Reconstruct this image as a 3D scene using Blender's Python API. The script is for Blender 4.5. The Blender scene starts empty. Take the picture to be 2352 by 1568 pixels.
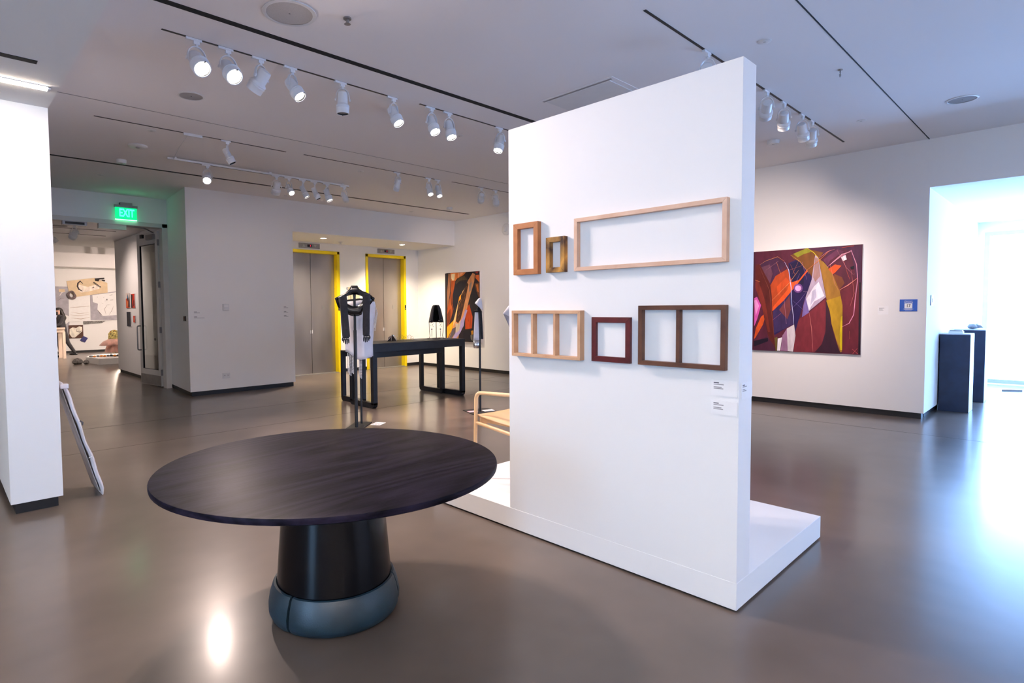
import bpy, math, random
from mathutils import Vector, Matrix
random.seed(7)
scn = bpy.context.scene
COL = scn.collection
C = 3.697            # ceiling height
PI = math.pi

# ------------------------------------------------------------------ camera
def make_camera():
    f, pitch, yaw, roll, cx, cy = 1318.34, .0452, .830, -.0085, 1050.93, 765.23
    fw = Vector((math.cos(yaw)*math.cos(pitch), math.sin(yaw)*math.cos(pitch), -math.sin(pitch)))
    r = Vector((math.sin(yaw), -math.cos(yaw), 0)); u = r.cross(fw)
    c, s = math.cos(roll), math.sin(roll)
    r, u = c*r+s*u, c*u-s*r
    cam = bpy.data.cameras.new('camera'); o = bpy.data.objects.new('camera', cam); COL.objects.link(o)
    m = Matrix((( r.x, u.x, -fw.x, 0), (r.y, u.y, -fw.y, 0), (r.z, u.z, -fw.z, 1.55), (0, 0, 0, 1)))
    o.matrix_world = m
    cam.sensor_width = 36; cam.lens = f*36/2352
    cam.shift_x = (1176-cx)/2352; cam.shift_y = -(784-cy)/2352
    cam.clip_start = .05; cam.clip_end = 200
    scn.camera = o
make_camera()

# ------------------------------------------------------------------ world, exposure
w = bpy.data.worlds.new('world'); scn.world = w; w.use_nodes = True
w.node_tree.nodes['Background'].inputs[0].default_value = (.55, .72, 1, 1)
w.node_tree.nodes['Background'].inputs[1].default_value = .25
scn.view_settings.view_transform = 'Standard'; scn.view_settings.look = 'None'
scn.view_settings.exposure = 1.65; scn.view_settings.gamma = 1; scn.view_settings.use_curve_mapping = False
cy_ = scn.cycles
cy_.use_denoising = True; cy_.use_light_tree = False; cy_.adaptive_threshold = .03; cy_.light_sampling_threshold = .03
cy_.max_bounces = 5; cy_.diffuse_bounces = 4; cy_.glossy_bounces = 3; cy_.transmission_bounces = 5
cy_.sample_clamp_indirect = 6; cy_.caustics_reflective = False; cy_.caustics_refractive = False

DAY = (.36, .60, 1.0)
DAY_WHITE = (.60, .83, 1.0)
DAY_BLUE = (.27, .51, 1.0)
WARM = (1.0, .80, .71)
DAY_RIGHT, DAY_BACK, DAY_FRONT = 7.4, 6.0, .6    # brightness of the daylit window shades
def area(name, loc, rot, sx, sy, power, col):
    l = bpy.data.lights.new(name, 'AREA'); l.shape = 'RECTANGLE'; l.size = sx; l.size_y = sy; l.energy = power; l.color = col
    o = bpy.data.objects.new(name, l); COL.objects.link(o); o.location = loc; o.rotation_euler = rot
    return o

# ------------------------------------------------------------------ helpers
def lin(h):
    h = h.lstrip('#'); v = [int(h[i:i+2], 16)/255 for i in (0, 2, 4)]
    return tuple(c/12.92 if c <= .04045 else ((c+.055)/1.055)**2.4 for c in v)
MATS = {}
def mat(name, col, rough=.5, metal=0., spec=.5, emit=None, estr=0., var=None, bump=None, coat=0., trans=0., sheen=0., alpha=1.):
    if name in MATS: return MATS[name]
    m = bpy.data.materials.new(name); m.use_nodes = True; nt = m.node_tree; b = nt.nodes['Principled BSDF']
    if isinstance(col, str): col = lin(col)
    b.inputs['Base Color'].default_value = (*col, 1); b.inputs['Roughness'].default_value = rough
    b.inputs['Metallic'].default_value = metal; b.inputs['Specular IOR Level'].default_value = spec
    b.inputs['Coat Weight'].default_value = coat; b.inputs['Transmission Weight'].default_value = trans
    b.inputs['Sheen Weight'].default_value = sheen; b.inputs['Alpha'].default_value = alpha
    if emit:
        if isinstance(emit, str): emit = lin(emit)
        b.inputs['Emission Color'].default_value = (*emit, 1); b.inputs['Emission Strength'].default_value = estr
    tc = nt.nodes.new('ShaderNodeTexCoord')
    if var:                                   # (scale xyz, amount): gentle mottling of the base colour
        sc, amt = var
        mp = nt.nodes.new('ShaderNodeMapping'); mp.inputs['Scale'].default_value = sc if isinstance(sc, tuple) else (sc,)*3
        nz = nt.nodes.new('ShaderNodeTexNoise'); nz.inputs['Scale'].default_value = 1; nz.inputs['Detail'].default_value = 2
        rp = nt.nodes.new('ShaderNodeValToRGB')
        rp.color_ramp.elements[0].position = .3; rp.color_ramp.elements[1].position = .7
        rp.color_ramp.elements[0].color = (*[c*(1-amt) for c in col], 1); rp.color_ramp.elements[1].color = (*[min(1, c*(1+amt)) for c in col], 1)
        nt.links.new(tc.outputs['Object'], mp.inputs[0]); nt.links.new(mp.outputs[0], nz.inputs['Vector'])
        nt.links.new(nz.outputs[0], rp.inputs[0]); nt.links.new(rp.outputs[0], b.inputs['Base Color'])
    if bump:
        sc, st = bump[:2]
        mp = nt.nodes.new('ShaderNodeMapping'); mp.inputs['Scale'].default_value = sc if isinstance(sc, tuple) else (sc,)*3
        nz = nt.nodes.new('ShaderNodeTexNoise'); nz.inputs['Scale'].default_value = 1; nz.inputs['Detail'].default_value = 2
        bp = nt.nodes.new('ShaderNodeBump'); bp.inputs['Strength'].default_value = st; bp.inputs['Distance'].default_value = bump[2] if len(bump) > 2 else .01
        nt.links.new(tc.outputs['Object'], mp.inputs[0]); nt.links.new(mp.outputs[0], nz.inputs['Vector'])
        nt.links.new(nz.outputs[0], bp.inputs['Height']); nt.links.new(bp.outputs[0], b.inputs['Normal'])
    MATS[name] = m
    return m

def wood(name, dark, light, scale=(1.2, 14, 14), dist=3., rough=.45, bump=.15, spec=.5, coat=0., wave=.5, fine=1.):
    m = bpy.data.materials.new(name); m.use_nodes = True; nt = m.node_tree; b = nt.nodes['Principled BSDF']
    tc = nt.nodes.new('ShaderNodeTexCoord'); mp = nt.nodes.new('ShaderNodeMapping'); mp.inputs['Scale'].default_value = scale
    nz = nt.nodes.new('ShaderNodeTexNoise'); nz.inputs['Scale'].default_value = 1; nz.inputs['Scale'].default_value = fine; nz.inputs['Detail'].default_value = 4; nz.inputs['Distortion'].default_value = .3
    cn = nt.nodes.new('ShaderNodeTexNoise'); cn.inputs['Scale'].default_value = .22; cn.inputs['Detail'].default_value = 1
    c1 = nt.nodes.new('ShaderNodeMath'); c1.operation = 'MULTIPLY'; c1.inputs[1].default_value = dist
    wv = nt.nodes.new('ShaderNodeMath'); wv.operation = 'PINGPONG'; wv.inputs[1].default_value = 1
    nt.links.new(mp.outputs[0], cn.inputs['Vector']); nt.links.new(cn.outputs[0], c1.inputs[0]); nt.links.new(c1.outputs[0], wv.inputs[0])
    mx = nt.nodes.new('ShaderNodeMath'); mx.operation = 'MULTIPLY_ADD'; mx.inputs[1].default_value = wave
    rp = nt.nodes.new('ShaderNodeValToRGB')
    rp.color_ramp.elements[0].position = .25; rp.color_ramp.elements[1].position = .85
    rp.color_ramp.elements[0].color = (*lin(dark), 1); rp.color_ramp.elements[1].color = (*lin(light), 1)
    nt.links.new(tc.outputs['Object'], mp.inputs[0]); nt.links.new(mp.outputs[0], nz.inputs['Vector'])
    nt.links.new(wv.outputs[0], mx.inputs[0]); 
    m2 = nt.nodes.new('ShaderNodeMath'); m2.operation = 'MULTIPLY'; m2.inputs[1].default_value = 1.1-wave
    nt.links.new(nz.outputs[0], m2.inputs[0]); nt.links.new(m2.outputs[0], mx.inputs[2]); nt.links.new(mx.outputs[0], rp.inputs[0])
    nt.links.new(rp.outputs[0], b.inputs['Base Color'])
    bp = nt.nodes.new('ShaderNodeBump'); bp.inputs['Strength'].default_value = bump; bp.inputs['Distance'].default_value = .004
    nt.links.new(mx.outputs[0], bp.inputs['Height']); nt.links.new(bp.outputs[0], b.inputs['Normal'])
    b.inputs['Roughness'].default_value = rough; b.inputs['Specular IOR Level'].default_value = spec; b.inputs['Coat Weight'].default_value = coat
    MATS[name] = m
    return m

def org(o):
    p = Vector((0, 0, 0))
    while o is not None: p += o.location; o = o.parent
    return p

def tag(o, label=None, cat=None, group=None, kind=None):
    if label: o['label'] = label
    if cat: o['category'] = cat
    if group: o['group'] = group
    if kind: o['kind'] = kind
    return o

def thing(name, loc, label, cat, group=None):
    o = bpy.data.objects.new(name, None); COL.objects.link(o); o.location = loc; o.empty_display_size = .1
    return tag(o, label, cat, group)

class MB:
    """collects shapes given in room coordinates; build() links them as one mesh object"""
    def __init__(s): s.v = []; s.f = []; s.sm = []
    def add(s, vs, fs, smooth=False):
        n = len(s.v); s.v += [tuple(map(float, v)) for v in vs]; s.f += [tuple(i+n for i in f) for f in fs]; s.sm += [smooth]*len(fs)
        return s
    def box(s, x0, x1, y0, y1, z0, z1, M=None):
        vs = [Vector((x, y, z)) for z in (z0, z1) for y in (y0, y1) for x in (x0, x1)]
        if M is not None: vs = [M @ v for v in vs]
        return s.add(vs, [(0, 2, 3, 1), (4, 5, 7, 6), (0, 1, 5, 4), (2, 6, 7, 3), (0, 4, 6, 2), (1, 3, 7, 5)])
    def beam(s, a, b, w, h, up=(0, 0, 1)):
        a, b = Vector(a), Vector(b); d = (b-a).normalized(); up = Vector(up)
        if abs(d.dot(up)) > .98: up = Vector((1, 0, 0))
        x = d.cross(up).normalized(); y = x.cross(d)
        vs = [p+x*i*w/2+y*j*h/2 for p in (a, b) for j in (-1, 1) for i in (-1, 1)]
        return s.add(vs, [(0, 2, 3, 1), (4, 5, 7, 6), (0, 1, 5, 4), (2, 6, 7, 3), (0, 4, 6, 2), (1, 3, 7, 5)])
    def prism(s, pts, z0, z1, M=None):
        n = len(pts); vs = [Vector((x, y, z)) for z in (z0, z1) for x, y in pts]
        if M is not None: vs = [M @ v for v in vs]
        return s.add(vs, [tuple(range(n-1, -1, -1)), tuple(range(n, 2*n))]+[(i, (i+1) % n, (i+1) % n+n, i+n) for i in range(n)])
    def tube(s, path, r, n=10, closed=False, cap=True):
        P = [Vector(p) for p in path]; m = len(P); R = r if isinstance(r, (list, tuple)) else [r]*m
        vs = []; up = None
        for i, p in enumerate(P):
            a = P[i-1] if (i or closed) else p; b = P[(i+1) % m] if (i < m-1 or closed) else p
            d = (b-a).normalized()
            if up is None: up = Vector((0, 0, 1)) if abs(d.z) < .9 else Vector((1, 0, 0))
            x = d.cross(up).normalized(); y = x.cross(d).normalized(); up = y
            vs += [p+(x*math.cos(2*PI*k/n)+y*math.sin(2*PI*k/n))*R[i] for k in range(n)]
        fs = [(i*n+k, i*n+(k+1) % n, ((i+1) % m)*n+(k+1) % n, ((i+1) % m)*n+k) for i in range(m if closed else m-1) for k in range(n)]
        if cap and not closed: fs += [tuple(range(n-1, -1, -1)), tuple(range((m-1)*n, m*n))]
        return s.add(vs, fs, True)
    def lathe(s, prof, c=(0, 0, 0), n=32, ax=1., ay=1., rot=0., M=None, cap=True):
        vs = []
        for r, z in prof:
            for k in range(n):
                t = 2*PI*k/n; x, y = r*ax*math.cos(t), r*ay*math.sin(t)
                v = Vector((c[0]+x*math.cos(rot)-y*math.sin(rot), c[1]+x*math.sin(rot)+y*math.cos(rot), c[2]+z))
                vs.append(M @ v if M is not None else v)
        m = len(prof)
        fs = [(i*n+k, i*n+(k+1) % n, (i+1)*n+(k+1) % n, (i+1)*n+k) for i in range(m-1) for k in range(n)]
        if cap: fs += [tuple(range(n-1, -1, -1)), tuple(range((m-1)*n, m*n))]
        return s.add(vs, fs, True)
    def disc(s, c, r, n=24, M=None):
        vs = [Vector((c[0]+r*math.cos(2*PI*k/n), c[1]+r*math.sin(2*PI*k/n), c[2])) for k in range(n)]
        return s.add([M @ v if M is not None else v for v in vs], [tuple(range(n))])
    def ball(s, c, r, n=8, sz=1.):
        prof = [(r*math.sin(PI*i/(n//2+1)), -r*sz*math.cos(PI*i/(n//2+1))) for i in range(1, n//2+1)]
        return s.lathe(prof, c, n)
    def loft(s, rings, closed=True, cap=False):
        n = len(rings[0]); vs = [p for r in rings for p in r]; kk = n if closed else n-1
        fs = [(i*n+k, i*n+(k+1) % n, (i+1)*n+(k+1) % n, (i+1)*n+k) for i in range(len(rings)-1) for k in range(kk)]
        if cap: fs += [tuple(range(n-1, -1, -1)), tuple(range((len(rings)-1)*n, len(rings)*n))]
        return s.add(vs, fs, True)
    def build(s, name, m, parent=None, label=None, bevel=0., solid=0., sub=0, angle=40, kind=None):
        o = bpy.data.objects.new(name, s.mesh(name, m, org(parent), angle)); COL.objects.link(o)
        if parent is not None: o.parent = parent
        if label: o['label'] = label
        if kind: o['kind'] = kind
        if solid: md = o.modifiers.new('thickness', 'SOLIDIFY'); md.thickness = solid; md.offset = 0
        if bevel: md = o.modifiers.new('edges', 'BEVEL'); md.width = bevel; md.segments = 2; md.limit_method = 'ANGLE'
        if sub: md = o.modifiers.new('smooth', 'SUBSURF'); md.levels = sub; md.render_levels = sub
        return o
    def mesh(s, name, m, off=Vector((0, 0, 0)), angle=40):
        me = bpy.data.meshes.new(name); me.from_pydata([(v[0]-off.x, v[1]-off.y, v[2]-off.z) for v in s.v], [], s.f)
        me.materials.append(MATS[m] if isinstance(m, str) else m)
        me.polygons.foreach_set('use_smooth', s.sm); me.update()
        if any(s.sm): me.set_sharp_from_angle(angle=math.radians(angle))
        return me
def struct(mb, name, m, parent=None, **k):
    return tag(mb.build(name, m, parent, **k), kind='structure') if parent is None else mb.build(name, m, parent, **k)
def fillet(pts, r, n=5):
    """polyline with rounded corners"""
    P = [Vector(p) for p in pts]; out = [P[0]]
    for i in range(1, len(P)-1):
        a, b, c = P[i-1], P[i], P[i+1]; d1 = (a-b).normalized(); d2 = (c-b).normalized()
        q = min(r, (a-b).length*.49, (c-b).length*.49); p1 = b+d1*q; p2 = b+d2*q
        for k in range(n+1):
            t = k/n; out.append(p1*(1-t)**2+b*2*t*(1-t)+p2*t*t)
    out.append(P[-1]); return out
FONT = None
def text(name, body, size, loc, rot, m, parent=None, ext=.001, align='CENTER', bold=0., xs=1.):
    cu = bpy.data.curves.new(name, 'FONT'); cu.body = body; cu.size = size; cu.extrude = ext; cu.align_x = align; cu.align_y = 'CENTER'; cu.offset = bold
    cu.resolution_u = 3
    cu.materials.append(MATS[m]); o = bpy.data.objects.new(name, cu); COL.objects.link(o); o.rotation_euler = rot; o.scale = (xs, 1, 1)
    dg = bpy.context.evaluated_depsgraph_get(); me = bpy.data.meshes.new_from_object(o.evaluated_get(dg)); bpy.data.objects.remove(o); me.name = name
    o = bpy.data.objects.new(name, me); COL.objects.link(o); o.rotation_euler = rot; o.scale = (xs, 1, 1)
    o.location = Vector(loc)-org(parent)
    if parent is not None: o.parent = parent
    return o
FACE_Y = (PI/2, 0, 0)          # reads from -Y
FACE_X = (PI/2, 0, -PI/2)      # reads from -X
def art(name, shapes, place, parent, step=.0004, m='paint'):
    """flat painted shapes: place(a, b, lift) -> room point; colours kept as a point attribute"""
    vs, fs, cs = [], [], []
    for i, (k, col, wd, pts) in enumerate(shapes):
        lift = step*(i+1); c = lin(col)
        if k == 'p':
            n = len(vs); vs += [place(a, b, lift) for a, b in pts]; fs.append(tuple(range(n, n+len(pts)))); cs += [c]*len(pts)
        else:
            L, Rr = [], []
            for j, (a, b) in enumerate(pts):
                p = pts[max(j-1, 0)]; q = pts[min(j+1, len(pts)-1)]; dx, dy = q[0]-p[0], q[1]-p[1]; d = math.hypot(dx, dy) or 1
                ww = wd/2*(.35 if j in (0, len(pts)-1) else 1)
                L.append((a-dy/d*ww, b+dx/d*ww)); Rr.append((a+dy/d*ww, b-dx/d*ww))
            for j in range(len(pts)-1):
                n = len(vs); vs += [place(*t, lift) for t in (L[j], L[j+1], Rr[j+1], Rr[j])]; fs.append((n, n+1, n+2, n+3)); cs += [c]*4
    off = org(parent); me = bpy.data.meshes.new(name); me.from_pydata([tuple(Vector(v)-off) for v in vs], [], fs)
    at = me.color_attributes.new('paint', 'FLOAT_COLOR', 'POINT')
    for i, c in enumerate(cs): at.data[i].color = (*c, 1)
    me.materials.append(MATS[m]); o = bpy.data.objects.new(name, me); COL.objects.link(o); o.parent = parent
    return o

# ------------------------------------------------------------------ materials
mat('wall_paint', (.86, .845, .83), .85, spec=.25)
mat('ceiling_paint', (.86, .835, .83), .9, spec=.2)
mat('partition_paint', (.86, .855, .85), .75, spec=.3)
mat('plinth_paint', (.88, .875, .87), .55, spec=.4)
mat('black_base', (.012, .012, .014), .5, var=(6, .2))
mat('slot_black', (.004, .004, .005), .8, var=(6, .2))
mat('seam_grey', (.35, .34, .34), .9, var=(6, .1))
mat('white_plastic', (.72, .72, .72), .4, var=(8, .02))
mat('spot_white', (.74, .74, .76), .32, spec=.5, var=(10, .03))
mat('spot_inner', (.01, .01, .01), .6, var=(10, .1))
mat('lens_off', (.35, .35, .36), .15, spec=.8, var=(40, .2))
mat('lens_lit', (1, .95, .9), .3, emit=(1, .93, .88), estr=6)
mat('lens_dim', (1, .95, .9), .3, emit=(1, .90, .82), estr=2.5)
mat('track_black', (.006, .006, .008), .5, var=(10, .1))
mat('steel', (.40, .365, .34), .30, metal=.85, var=((1.2, 1.2, .5), .28), bump=((120, 120, 1.2), .05, .002))
mat('steel_plate', (.42, .40, .38), .35, metal=.8, var=(6, .1))
mat('steel_grey', (.28, .27, .27), .4, metal=.7, var=(8, .1))
mat('yellow', lin('#f2d400'), .4, var=(3, .04))
mat('black_metal', (.011, .011, .013), .42, spec=.45, var=(12, .2))
mat('black_cloth', (.022, .020, .025), .85, sheen=.2, var=(30, .25), bump=(220, .25, .002))
mat('black_shine', (.008, .008, .010), .22, spec=.6, var=(12, .2))
mat('black_deep', (.004, .004, .004), .95, spec=.1, var=(12, .2))
mat('white_cloth', (.88, .85, .90), .8, sheen=.2, var=(8, .05), bump=((14, 14, 4), .3, .01))
mat('pearl', (.80, .76, .74), .18, spec=.8, coat=.5, var=(20, .05))
mat('silver', (.75, .75, .77), .15, metal=1., var=(20, .1))
mat('gold', (.85, .62, .28), .2, metal=1., var=(20, .1))
mat('paper', (.84, .83, .82), .8, var=(10, .02))
mat('ink', (.06, .06, .07), .8, var=(30, .2))
mat('ink_light', (.34, .33, .34), .8, var=(30, .1))
mat('label_paper', (.88, .87, .87), .7, var=(10, .02))
mat('sign_blue', lin('#2b5fc0'), .5, var=(10, .04))
mat('glass', (.9, .95, .95), .03, trans=1., var=(3, .01))
mat('door_frame', (.62, .59, .55), .5, var=(3, .03))
mat('exit_green', (0, .25, .10), .3, emit=(.0, 1., .32), estr=.30, var=(3, .05))
mat('exit_letters', (.2, 1, .5), .4, emit=(.03, 1., .38), estr=1.6)
mat('exit_edge', (.3, 1, .6), .4, emit=(.25, 1., .55), estr=2.0)
mat('red_digit', (.4, .0, .02), .4, emit=(1, .02, .05), estr=1.5)
mat('led_strip', (1, 1, 1), .4, emit=(1., .84, .66), estr=21.)
mat('fill_strip_rear', (1, 1, 1), .4, emit=(1., .85, .71), estr=55.)  # glow of the unseen strips added behind the camera to lift the ambient
mat('downlight', (1, 1, 1), .4, emit=(1., .92, .80), estr=14.)
mat('lamp_glow', (1, 1, 1), .4, emit=(1., .9, .8), estr=18.)
mat('copper', (.75, .30, .18), .3, metal=.6, var=(8, .1))
mat('day_right', (.8, .9, 1), .9, emit=DAY_BLUE, estr=DAY_RIGHT)
mat('day_back', (.8, .9, 1), .9, emit=(.36, .63, 1.), estr=DAY_BACK)
mat('day_front', (.8, .9, 1), .9, emit=(.75, .80, 1.), estr=DAY_FRONT)
mat('pedestal_blue_haze', (.016, .030, .072), .55, var=(8, .15))  # blue haze and flare from the window painted into the base colour
mat('pedestal_side', (.62, .64, .70), .5, var=(8, .05))
mat('leather', lin('#1c2f3b'), .42, spec=.5, var=(7, .35), bump=(160, .25, .002))
mat('rubber', (.005, .005, .006), .8, var=(8, .1))
mat('tulle', (.85, .48, .38), .85, sheen=.5, var=(9, .15), bump=((30, 30, 5), .6, .02))
mat('floral', (.72, .48, .16), .8, var=(22, .75))
mat('orange_bits', (.95, .28, .03), .5, var=(14, .3))
mat('stone', (.20, .19, .18), .8, var=(16, .6), bump=(14, .8, .02))
mat('skin', (.55, .33, .25), .5, var=(8, .06))
mat('hair', (.016, .011, .009), .45, var=(30, .3))
mat('film', (.78, .76, .80), .22, spec=.7, var=(7, .06), bump=((9, 9, 5), .55, .02))
mat('film_back', (.36, .33, .32), .35, spec=.6, var=(5, .4), bump=((20, 20, 3), .5, .02))
mat('felt_grey', (.42, .40, .44), .9, var=(6, .12))
mat('kraft', (.72, .56, .36), .85, var=(5, .08))
mat('birch', (.78, .62, .50), .5, var=((3, 3, 3), .05))
mat('navy', (.03, .03, .16), .6, var=(8, .1))
mat('brown_card', (.10, .045, .03), .8, var=(8, .15))
mat('rope', (.16, .12, .12), .8, var=(30, .5), bump=(60, .5, .004))
mat('canvas_edge', (.80, .76, .74), .8, var=(8, .03))
wood('table_wood', '#0b090f', '#272230', (1.5, 9, 9), 34., .40, .2, .04, 0., .42, 6.)
wood('shaft_wood', '#020204', '#07070c', (26, 26, 1.0), 12., .22, .08, .28, 0., .3, 2.)
wood('ash', '#d9ab78', '#f0cfa4', (3, 3, 2), 6., .42, .03, .5, 0., .2)
wood('maple', '#d2a98e', '#e3c2aa', (7, 7, 7), 6., .55, .03, .4, 0., .15, 2.)
wood('oak_light', '#bf9270', '#d8b08c', (7, 7, 7), 8., .55, .03, .4, 0., .2, 2.)
wood('cherry', '#a3643a', '#c08050', (7, 7, 7), 8., .5, .03, .4, 0., .2, 2.)
wood('spalted', '#3a1c08', '#d29a48', (14, 14, 9), 9., .5, .04, .4, 0., .55, 2.)
wood('padauk', '#451014', '#651c20', (10, 10, 10), 6., .5, .03, .4, 0., .2, 2.)
wood('walnut', '#48291d', '#6e4833', (7, 7, 7), 8., .5, .03, .4, 0., .25, 2.)
def paint_mat(name, rough, spec):
    m = bpy.data.materials.new(name); m.use_nodes = True; nt = m.node_tree; b = nt.nodes['Principled BSDF']
    a = nt.nodes.new('ShaderNodeAttribute'); a.attribute_name = 'paint'
    tc = nt.nodes.new('ShaderNodeTexCoord'); nz = nt.nodes.new('ShaderNodeTexNoise'); nz.inputs['Scale'].default_value = 14; nz.inputs['Detail'].default_value = 8
    mp = nt.nodes.new('ShaderNodeMapping'); mp.inputs['Scale'].default_value = (1, 1, .35); mp.inputs['Rotation'].default_value = (.6, 0, 0)
    rg = nt.nodes.new('ShaderNodeMapRange'); rg.inputs['To Min'].default_value = .45; rg.inputs['To Max'].default_value = 1.5
    mx = nt.nodes.new('ShaderNodeVectorMath'); mx.operation = 'SCALE'
    nt.links.new(tc.outputs['Object'], mp.inputs[0]); nt.links.new(mp.outputs[0], nz.inputs['Vector']); nt.links.new(nz.outputs[0], rg.inputs['Value'])
    nt.links.new(a.outputs['Color'], mx.inputs[0]); nt.links.new(rg.outputs[0], mx.inputs['Scale']); nt.links.new(mx.outputs[0], b.inputs['Base Color'])
    b.inputs['Roughness'].default_value = rough; b.inputs['Specular IOR Level'].default_value = spec; MATS[name] = m
paint_mat('paint', .55, .3)
def concrete():
    m = bpy.data.materials.new('polished_concrete'); m.use_nodes = True; nt = m.node_tree; b = nt.nodes['Principled BSDF']; N = nt.nodes.new; K = nt.links.new
    tc = N('ShaderNodeTexCoord')
    def noise(sc, det, vec=None):
        n = N('ShaderNodeTexNoise'); n.inputs['Scale'].default_value = sc; n.inputs['Detail'].default_value = det; K(tc.outputs['Object'] if vec is None else vec, n.inputs['Vector']); return n
    n1, n2 = noise(.7, 3), noise(3.0, 2)
    a = N('ShaderNodeMath'); a.operation = 'MULTIPLY_ADD'; a.inputs[1].default_value = .22; K(n2.outputs[0], a.inputs[0])
    s = N('ShaderNodeMath'); s.operation = 'MULTIPLY'; s.inputs[1].default_value = .78; K(n1.outputs[0], s.inputs[0]); K(s.outputs[0], a.inputs[2])
    rp = N('ShaderNodeValToRGB'); e = rp.color_ramp.elements; e[0].position = .36; e[1].position = .64
    e[0].color = (.100, .079, .066, 1); e[1].color = (.175, .139, .117, 1); K(a.outputs[0], rp.inputs[0]); K(rp.outputs[0], b.inputs['Base Color'])
    rr = N('ShaderNodeMapRange'); rr.inputs['To Min'].default_value = .277; rr.inputs['To Max'].default_value = .287; K(n2.outputs[0], rr.inputs['Value']); K(rr.outputs[0], b.inputs['Roughness'])
    n4 = noise(9, 1)
    bp = N('ShaderNodeBump'); bp.inputs['Strength'].default_value = .02; bp.inputs['Distance'].default_value = .01; K(n4.outputs[0], bp.inputs['Height'])
    b.inputs['Specular IOR Level'].default_value = .34; b.inputs['Coat Weight'].default_value = .32; b.inputs['Coat Roughness'].default_value = .14; b.inputs['Coat IOR'].default_value = 1.35; MATS['polished_concrete'] = m
concrete()

# ================================================================== SETTING
W = 9.7136; E = 10.7075; AB = 12.19; ZB = .08; XV = 14.8; VC = 3.069
fl = struct(MB().box(-4.4, 15.2, -5.4, 25.2, -.1, 0), 'floor', 'polished_concrete')
mat('joint', (.05, .045, .04), .7, var=(8, .2))
for y in (8.78, 7.33): struct(MB().box(-4.2, 9.6, y-.004, y+.004, .0002, .0008), 'joint', 'joint', fl)
for x in (8.6,): struct(MB().box(x-.004, x+.004, -5, 10.5, .0002, .0008), 'joint', 'joint', fl)

cl = struct(MB().box(-4.4, W+.3, -5.4, 12.4, C, C+.12), 'ceiling', 'ceiling_paint')
cb = lambda n, m, x0, x1, y, wd, z=C: struct(MB().box(x0, x1, y-wd/2, y+wd/2, z-.003, z+.001), n, m, cl)
cb('air_slot', 'slot_black', .72, 9.2, 4.39, .062)
cb('air_slot', 'slot_black', 1.0, 9.23, 9.675, .06)
cb('joint', 'seam_grey', .72, W, 6.87, .012)
cb('joint', 'slot_black', .72, W, 1.437, .010)
for x0, x1, y in ((1.375, 3.607, 4.832), (3.874, 5.45, 4.80), (1.398, 3.658, 7.45), (3.908, 6.42, 7.42), (6.642, 9.1, 7.38), (3.902, 9.005, 2.223)):
    cb('recessed_track', 'track_black', x0, x1, y, .022)
struct(MB().box(5.0-.5, W+.28, AB-1.3, AB, 3.092, 3.2), 'ceiling_alcove', 'wall_paint')
struct(MB().box(-1.4, 6.5, 12.36, 18, 3.25, 3.35), 'ceiling_corridor', 'ceiling_paint')
struct(MB().box(-1.4, 8.2, 17.9, 25.2, 3.95, 4.05), 'ceiling_far', 'ceiling_paint')
struct(MB().box(-1.4, 8.2, 17.85, 17.95, 3.3, 4), 'trim_1', 'wall_paint')
struct(MB().box(-1.4, 8.2, 24.55, 25, 3.12, 3.62), 'trim_2', 'ceiling_paint')
struct(MB().box(W+.28, 15.2, -5.4, 1.6, VC, VC+.1), 'ceiling_vestibule', 'wall_paint')

def basew(name, pts, inset=.03):       # recessed black base under a wall
    struct(MB().prism(pts, 0, ZB+.005), name, 'black_base')
# right wall with the painting, its header over the daylit opening
struct(MB().box(W, W+.28, 1.4188, 12.5, ZB, C), 'wall_right', 'wall_paint')
struct(MB().box(W, W+.28, -5.4, 1.4188, VC, C), 'wall_right_header', 'wall_paint')
basew('baseboard_right', [(W+.03, 1.45), (W+.25, 1.45), (W+.25, 12.4), (W+.03, 12.4)])
struct(MB().box(W+.28, 15.2, 1.4188, 1.6, ZB, VC), 'wall_vestibule', 'wall_paint')
basew('baseboard_vestibule', [(W+.2, 1.45), (15.1, 1.45), (15.1, 1.55), (W+.2, 1.55)])
# elevator block
struct(MB().prism([(3.344, E), (5.357, E), (5.357, AB+.2), (3.46, AB+.2), (3.46, AB)], ZB, C), 'wall_elevator', 'wall_paint')
struct(MB().box(5.357, W+.1, E, E+.16, 3.09, C), 'wall_elevator_header', 'wall_paint')
basew('baseboard_elevator', [(3.375, E+.03), (5.327, E+.03), (5.327, AB), (3.48, AB)])
EL = [(5.90, 7.296), (8.044, 9.30)]
EZ = 2.91
aw = MB()
for x0, x1 in ((5.2, EL[0][0]), (EL[0][1], EL[1][0]), (EL[1][1], W+.1)): aw.box(x0, x1, AB, AB+.2, ZB if x1 > 9.5 or x0 > 7 else ZB, 3.15)
for a, b in EL: aw.box(a, b, AB, AB+.2, EZ, 3.15)
struct(aw, 'wall_alcove', 'wall_paint')
for x0, x1 in ((EL[0][1]+.0, EL[1][0]), (EL[1][1], W+.05)): basew('baseboard_alcove', [(x0, AB+.012), (x1, AB+.012), (x1, AB+.1), (x0, AB+.1)])
struct(MB().box(5.2, W+.2, AB+.19, AB+.3, 0, 3.2), 'wall_shaft', 'slot_black')
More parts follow.
